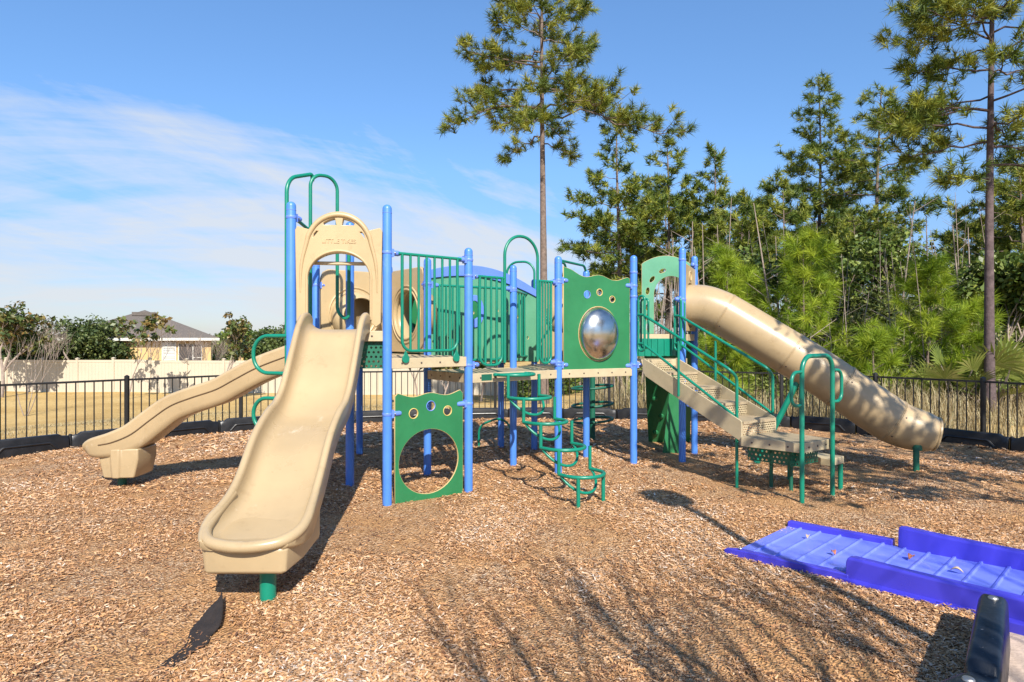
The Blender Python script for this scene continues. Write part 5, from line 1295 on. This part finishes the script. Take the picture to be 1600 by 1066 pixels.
def broadleaf(x, y, H, seed, label, name='broadleaf_tree', leaf=OAK, size=0.12, nl=60, cr=0.5, depth=3, stems=1, r0=0.09, spread=0.7, bark=BARKG, k=3, first=0.34, up=0.25, bare=False, cat='tree', group=None, tilt=0.12, squash=0.7):
    rg = np.random.default_rng(seed); rr = random.Random(seed); zb = float(field_z(x, y)) - 0.06
    t = thing(name, (x, y, zb), label, cat, group); mb = MB(); ends = []
    for s in range(stems):
        a = 6.283 * s / stems + rr.random(); d = (Vector((0, 0, 1)) + BRN(a) * (tilt if stems == 1 else 0.28)).normalized()
        branching(rr, mb, Vector((x, y, zb)) + BRN(a) * 0.04 * (stems > 1), d, H * first, r0, depth, ends, spread, k, up)
    zm = max(e.z for e in ends) + cr * 0.6 - zb; f = H / zm
    mb.v = [(x + (v[0] - x) * (0.5 + 0.5 * f), y + (v[1] - y) * (0.5 + 0.5 * f), zb + (v[2] - zb) * f) for v in mb.v]
    obj('trunk', mb, bark, t, angle=60)
    if not bare:
        C = np.array([(x + (e.x - x) * (0.5 + 0.5 * f), y + (e.y - y) * (0.5 + 0.5 * f), zb + (e.z - zb) * f) for e in ends])
        V, F = leaves(rg, C, cr, nl, size, squash)
        sh = np.clip(np.repeat(rg.random(len(C)) * 0.55, nl) + rg.random(len(F)) * 0.45, 0, 1); npmesh('crown', V, F, sh, leaf, t)
    return t
def pxy(px, Y): return (px - 800) / FPX * Y
broadleaf(pxy(118, 40), 40, 4.6, 101, 'dense round topped evergreen tree behind the vinyl fence, left of the house', nl=120, cr=0.9, size=0.13, spread=1.0, r0=0.12, leaf=OAKD)
broadleaf(pxy(92, 41), 41, 3.1, 102, 'lower evergreen mass at the left foot of the round topped tree', nl=110, cr=0.85, size=0.13, spread=1.0, r0=0.12, leaf=OAKD)
broadleaf(pxy(150, 41), 41, 3.2, 104, 'lower evergreen mass at the right foot of the round topped tree', nl=110, cr=0.85, size=0.13, spread=1.0, r0=0.12, leaf=OAKD)
broadleaf(pxy(2, 33), 33, 5.1, 103, 'brown tinged magnolia cut off by the left edge of the photo', name='magnolia_tree', leaf=MAG, nl=40, cr=0.5, size=0.15, spread=0.8)
broadleaf(pxy(38, 36.6), 36.6, 4.2, 105, 'thin green tree just right of the left edge magnolia', nl=34, cr=0.5, size=0.14, leaf=OAKD)
broadleaf(pxy(200, 32), 32, 4.35, 107, 'young magnolia in front of the vinyl fence, left of the house window', name='magnolia_tree', leaf=MAG, nl=13, cr=0.24, size=0.15, r0=0.04, spread=0.55, depth=3, first=0.42)
broadleaf(pxy(346, 30.5), 30.5, 4.35, 109, 'slender young magnolia in front of the vinyl fence, right of the house', name='magnolia_tree', leaf=MAG, nl=13, cr=0.22, size=0.14, r0=0.04, spread=0.42, depth=3, first=0.42)
broadleaf(pxy(40, 25), 25, 3.9, 113, 'bare multi stemmed sapling on the dry lawn at far left', name='bare_sapling', stems=4, depth=3, r0=0.022, bare=True, spread=0.4, k=2, up=0.6, first=0.42)
broadleaf(pxy(316, 36.4), 36.4, 3.9, 127, 'bare pink grey crape myrtle by the right end of the house', name='bare_sapling', stems=5, depth=4, r0=0.03, bare=True, spread=0.45, k=3, up=0.4)
broadleaf(pxy(232, 37), 37, 4.9, 131, 'bare branched tree before the grey hip roof', name='bare_sapling', stems=3, depth=4, r0=0.03, bare=True, spread=0.4, k=3, up=0.4)
broadleaf(pxy(75, 37), 37, 4.8, 137, 'bare purplish sapling showing above the vinyl fence at left', name='bare_sapling', stems=4, depth=4, r0=0.03, bare=True, spread=0.4, k=3, up=0.5)
broadleaf(pxy(428, 44), 44, 3.9, 139, 'dark spreading evergreen behind the top of the left slide', nl=90, cr=0.85, size=0.14, spread=1.0, leaf=OAKD)
broadleaf(pxy(455, 48), 48, 4.4, 149, 'evergreen tree hidden partly by the left blue post', nl=90, cr=0.9, size=0.15, spread=1.0, leaf=OAKD)
broadleaf(pxy(387, 43), 43, 2.9, 151, 'small dark round tree between the slender magnolia and the left slide', nl=60, cr=0.6, size=0.14, leaf=OAKD)
broadleaf(pxy(375, 60), 60, 4.0, 153, 'distant olive treetop line above the far house', nl=80, cr=1.3, size=0.22, spread=1.2)
broadleaf(pxy(405, 66), 66, 4.2, 154, 'distant green treetops right of the far house', nl=80, cr=1.4, size=0.24, spread=1.2)
broadleaf(pxy(652, 28), 28, 3.2, 157, 'small tree seen under the play deck, left of the crawl hole panel top', name='magnolia_tree', leaf=MAG, nl=30, cr=0.32, size=0.16, r0=0.05)
broadleaf(pxy(690, 24), 24, 2.6, 158, 'small leafy tree seen between the crawl panel and the loop climber', name='magnolia_tree', leaf=MAG, nl=26, cr=0.3, size=0.14, r0=0.04)
broadleaf(pxy(752, 30), 30, 3.0, 163, 'small dark tree seen under the bridge deck beside the loop climber', nl=40, cr=0.35, size=0.13, r0=0.05)
o1 = broadleaf(15.3, 24.0, 6.4, 167, 'dark leafy tree behind the brightest young pine', nl=44, cr=0.60, size=0.10, depth=4, r0=0.12, spread=0.8)
clone(o1, 17.6, 22.0, 2.9, (0.8, 0.62), 'dark leafy tree left of the tall dark pine trunk', 'leafy trees in the wood')
clone(o1, 22.0, 26.0, 4.4, (1.0, 0.7), 'dark leafy tree at the far right behind the dark trunk', 'leafy trees in the wood')
for (px, Y, H, sd, lb) in ((1150, 24, 5.4, 173, 'thin grey trunked tree behind the tube slide collar'), (1328, 22, 5.6, 179, 'thin leafy tree between the two brightest young pines'), (1585, 17.5, 4.6, 181, 'green leafy tree at the right edge below the leaning pine')):
    broadleaf(pxy(px, Y), Y, H, sd, lb, nl=34, cr=0.5, size=0.11, depth=4, r0=0.06, spread=0.6, group='leafy trees in the wood')

# wood edge undergrowth: one mass
rg = np.random.default_rng(5); 
def under(n, x0, x1, y0, y1, hf, cr, nl, size, leafm, name, label, lo=0.0, cat='undergrowth'):
    X = x0 + (x1 - x0) * rg.random(n); Y = y0 + (y1 - y0) * rg.random(n); Hh = hf(X, Y) * (0.55 + 0.45 * vnoise(X, Y, 0.55, 9)) ; Z = field_z(X, Y) + lo + Hh * rg.random(n) ** 0.75
    C = np.stack([X, Y, Z], -1); V, F = leaves(rg, C, cr * (0.6 + 0.8 * rg.random(n)), nl, size, 0.8)
    sh = np.clip(np.repeat(rg.random(n) ** 1.3 * 0.65, nl) + rg.random(len(F)) * 0.35, 0, 1); props(npmesh(name, V, F, sh, leafm), label, cat, kind='stuff')
hfun = lambda X, Y: np.clip(1.1 + 0.30 * (X - 3), 0.7, 3.9)
under(1700, 4.2, 25, 20.5, 27, hfun, 0.50, 70, 0.085, SHR, 'undergrowth', 'dense tangled undergrowth filling the wood behind the fence')
under(420, 4.6, 16, 16.0, 19.5, lambda X, Y: np.clip(0.7 + 0.13 * (X - 4), 0.6, 2.2), 0.34, 80, 0.06, SHR, 'low_bushes', 'low olive brown bushes just behind the fence at right', cat='bushes')
under(700, 0, 34, 28, 40, lambda X, Y: np.clip(0.9 + 0.19 * (X - 2), 0.6, 4.0), 0.8, 90, 0.12, OAK, 'far_undergrowth', 'dark shaded foliage deep in the wood', cat='undergrowth')
# thin bare stems in the wood
mb = MB(); rr = random.Random(3)
for i in range(300):
    Y = rr.uniform(17, 34); X = rr.uniform(0.10, 0.86) * Y; 
    if X < 2.5: continue
    h = rr.uniform(2.0, 6.5) if X > 5 else rr.uniform(1.5, 4); z = float(field_z(X, Y)); r = rr.uniform(0.012, 0.045); a = rr.uniform(-.12, .12); b = rr.uniform(-.1, .1)
    mb.tube([(X, Y, z), (X + a * h * .5, Y + b * h * .5, z + h * .5), (X + a * h * 1.1, Y + b * h, z + h)], [r, r * .8, r * .3], 5, cap=False)
    for _ in range(4):
        f = rr.uniform(0.4, 0.95); a2 = rr.uniform(0, 6.28); l = rr.uniform(.3, .9); p = Vector((X + a * h * f, Y + b * h * f, z + h * f)); mb.tube([p, p + BRN(a2) * l + Vector((0, 0, l * .6))], [r * .4, r * .15], 4, cap=False)
props(obj('bare_stems', mb, BARKG), 'thin pale bare stems standing in the wood', 'stems', kind='stuff')

# dry grass
def blades(n, x0, x1, y0, y1, h0, h1, wd, name, label, matl=DRY, mask=None, shb=0.0):
    X = x0 + (x1 - x0) * rg.random(n); Y = y0 + (y1 - y0) * rg.random(n)
    ok = vnoise(X, Y, 0.9, 21) > 0.30
    if mask is not None: ok &= mask(X, Y)
    X, Y = X[ok], Y[ok]; n = len(X); h = (h0 + (h1 - h0) * rg.random(n) ** 1.5) * (0.5 + vnoise(X, Y, 0.7, 22)); th = rg.random(n) * 6.283; ld = 0.15 + 0.5 * rg.random(n)
    z = field_z(X, Y) - 0.02; b = np.stack([X, Y, z], -1); d = np.stack([np.cos(th), np.sin(th), np.zeros(n)], -1); s = np.stack([-np.sin(th), np.cos(th), np.zeros(n)], -1) * wd / 2
    m = b + d * (ld * h * 0.3)[:, None] + np.array([0, 0, 1]) * (h * 0.62)[:, None]; tip = b + d * (ld * h)[:, None] + np.array([0, 0, 1]) * (h * (1 - 0.25 * ld))[:, None]
    V = np.stack([b - s, b + s, m + s * .8, m - s * .8, tip], 1).reshape(-1, 3); i = 5 * np.arange(n)[:, None]
    F = np.concatenate([i + np.array([[0, 1, 2]]), i + np.array([[0, 2, 3]]), i + np.array([[3, 2, 4]])], 0); sh = np.tile(np.clip(rg.random(n) * 0.85 + shb, 0, 1), 3)
    o = npmesh(name, V, F, sh, matl); props(o, label, 'grass', kind='stuff')
out_f = lambda X, Y: ~inside_poly(X, Y, FP) 
blades(30000, 1.5, 15, 11.5, 19.5, 0.25, 0.95, 0.016, 'tall_dry_grass', 'tall straw coloured grass between the fence and the wood', mask=lambda X, Y: out_f(X, Y) & (np.hypot(X - .2, Y - 6) > 9.0) & (X > 1.5 + (Y - 14) * 0.2))
blades(60000, -14, 4, 10.5, 22, 0.02, 0.07, 0.012, 'lawn_grass', 'short dormant lawn grass beyond the fence at left', mask=lambda X, Y: out_f(X, Y) & (np.hypot(X - .2, Y - 6) > 8.9))
GW = leaf_mat('weed_blades', [(0.0, (0.03, 0.06, 0.015)), (0.6, (0.10, 0.14, 0.03)), (1.0, (0.30, 0.26, 0.09))])
blades(500, 2.35, 3.6, 2.5, 3.7, 0.04, 0.16, 0.007, 'weeds', 'few weeds on the sand outside the near border', GW, mask=lambda X, Y: ~inside_poly(X, Y, MP) & (X > 2.45 + (Y - 2.9) * 0.9))

# saw palmettos
def palmetto(x, y, sc, seed, label, nf=14):
    rr = random.Random(seed); zb = float(field_z(x, y)); t = thing('saw_palmetto', (x, y, zb), label, 'palmetto', 'saw palmettos at the wood edge'); V = []; F = []; S = []; mb = MB()
    for i in range(nf):
        az = rr.uniform(0, 6.28); el = rr.uniform(0.5, 1.35); L1 = sc * rr.uniform(0.6, 1.0); d = Vector((math.cos(az) * math.cos(el), math.sin(az) * math.cos(el), math.sin(el))); o = Vector((x, y, zb)); c = o + d * L1
        mb.tube([o, o + d * L1 * .5, c], 0.012 * sc, 4, cap=False); s = d.cross(Vector((0, 0, 1))).normalized(); u = (d + Vector((0, 0, -.15))).normalized(); shv = rr.random()
        for k in range(19):
            a = (k - 9) / 9 * 1.9; q = u * math.cos(a) + s * math.sin(a); ln = sc * 0.55 * (1 - 0.2 * abs(a) / 1.9) * rr.uniform(.85, 1.1); w_ = d.cross(q).normalized().cross(q) * 0.02 * sc if False else s.cross(u).cross(q).normalized() * 0.022 * sc
            b = len(V); m_ = c + q * ln * .55; tip = c + q * ln + Vector((0, 0, -0.12 * ln)); V += [tuple(c), tuple(m_ + w_), tuple(tip), tuple(m_ - w_)]; F.append((b, b + 1, b + 2, b + 3)); S.append(min(1, shv * .7 + rr.random() * .3))
    obj('stem', mb, PALM if False else BARKG, t); npmesh('fronds', V, F, S, PALM, t)
palmetto(12.0, 15.8, 1.5, 1, 'large yellow green palmetto right of the dark pine trunk', 18)
palmetto(11.0, 15.9, 1.3, 2, 'palmetto just left of the dark pine trunk', 14)
palmetto(10.5, 16.3, 1.0, 3, 'smaller palmetto beside the fence post right of the tube slide')
palmetto(5.3, 15.6, 0.8, 4, 'low palmetto seen under the stair landing')
palmetto(3.4, 16.4, 0.7, 5, 'low palmetto seen under the bubble panel')

# trees and lamp behind the photographer, whose shadows lie across the mulch
broadleaf(2.3, -1.1, 5.6, 211, 'bare many stemmed tree behind the photographer whose branches shade the mulch', name='bare_tree', stems=6, depth=3, r0=0.055, bare=True, spread=0.35, k=2, up=0.6, first=0.42)
broadleaf(3.0, -2.6, 6.6, 223, 'second bare tree behind the photographer', name='bare_tree', depth=4, r0=0.075, bare=True, spread=0.5, k=2, up=0.4, first=0.38)
broadleaf(3.9, -3.6, 7.5, 229, 'third bare tree behind the photographer, standing farthest back', name='bare_tree', depth=4, r0=0.07, bare=True, spread=0.5, k=3, up=0.4, first=0.36)
broadleaf(1.3, -1.9, 6.0, 231, 'slender bare tree behind the photographer, nearest the middle', name='bare_tree', stems=4, depth=3, r0=0.05, bare=True, spread=0.38, k=2, up=0.6, first=0.42)
broadleaf(6.7, 3.3, 7.6, 233, 'small leafy tree outside the frame at right whose dappled shade falls on the tube slide', name='bare_tree', depth=4, r0=0.07, spread=0.55, k=3, up=0.4, leaf=MAG, nl=5, cr=0.32, size=0.13, first=0.4)
broadleaf(6.7, 1.2, 8.6, 227, 'thinly leaved tree outside the frame at right shading the tube slide', name='bare_tree', depth=4, r0=0.09, spread=0.6, k=3, up=0.35, leaf=MAG, nl=6, cr=0.3, size=0.13)
lp = thing('lamp_post', (3.10, 0.85, 0.0), 'lamp post beside the photographer casting the long shadow by the ramp', 'lamp post')
Hh = 5.15
obj('pole', MB().lathe([(0.055, -0.3), (0.045, Hh)], (3.10, 0.85, 0), n=16), BLK, lp)
mb = MB().lathe([(0.08, 0), (0.20, 0.08), (0.25, 0.25), (0.23, 0.42), (0.06, 0.50)], (3.10, 0.85, Hh), n=20); obj('lamp_head', mb, BLK, lp)
# far treeline beyond the houses
under(900, -150, 12, 78, 100, lambda X, Y: 2.9 + 0 * X, 1.5, 60, 0.42, OAKD, 'distant_treeline', 'low distant treeline beyond the houses and the vinyl fence', cat='trees')
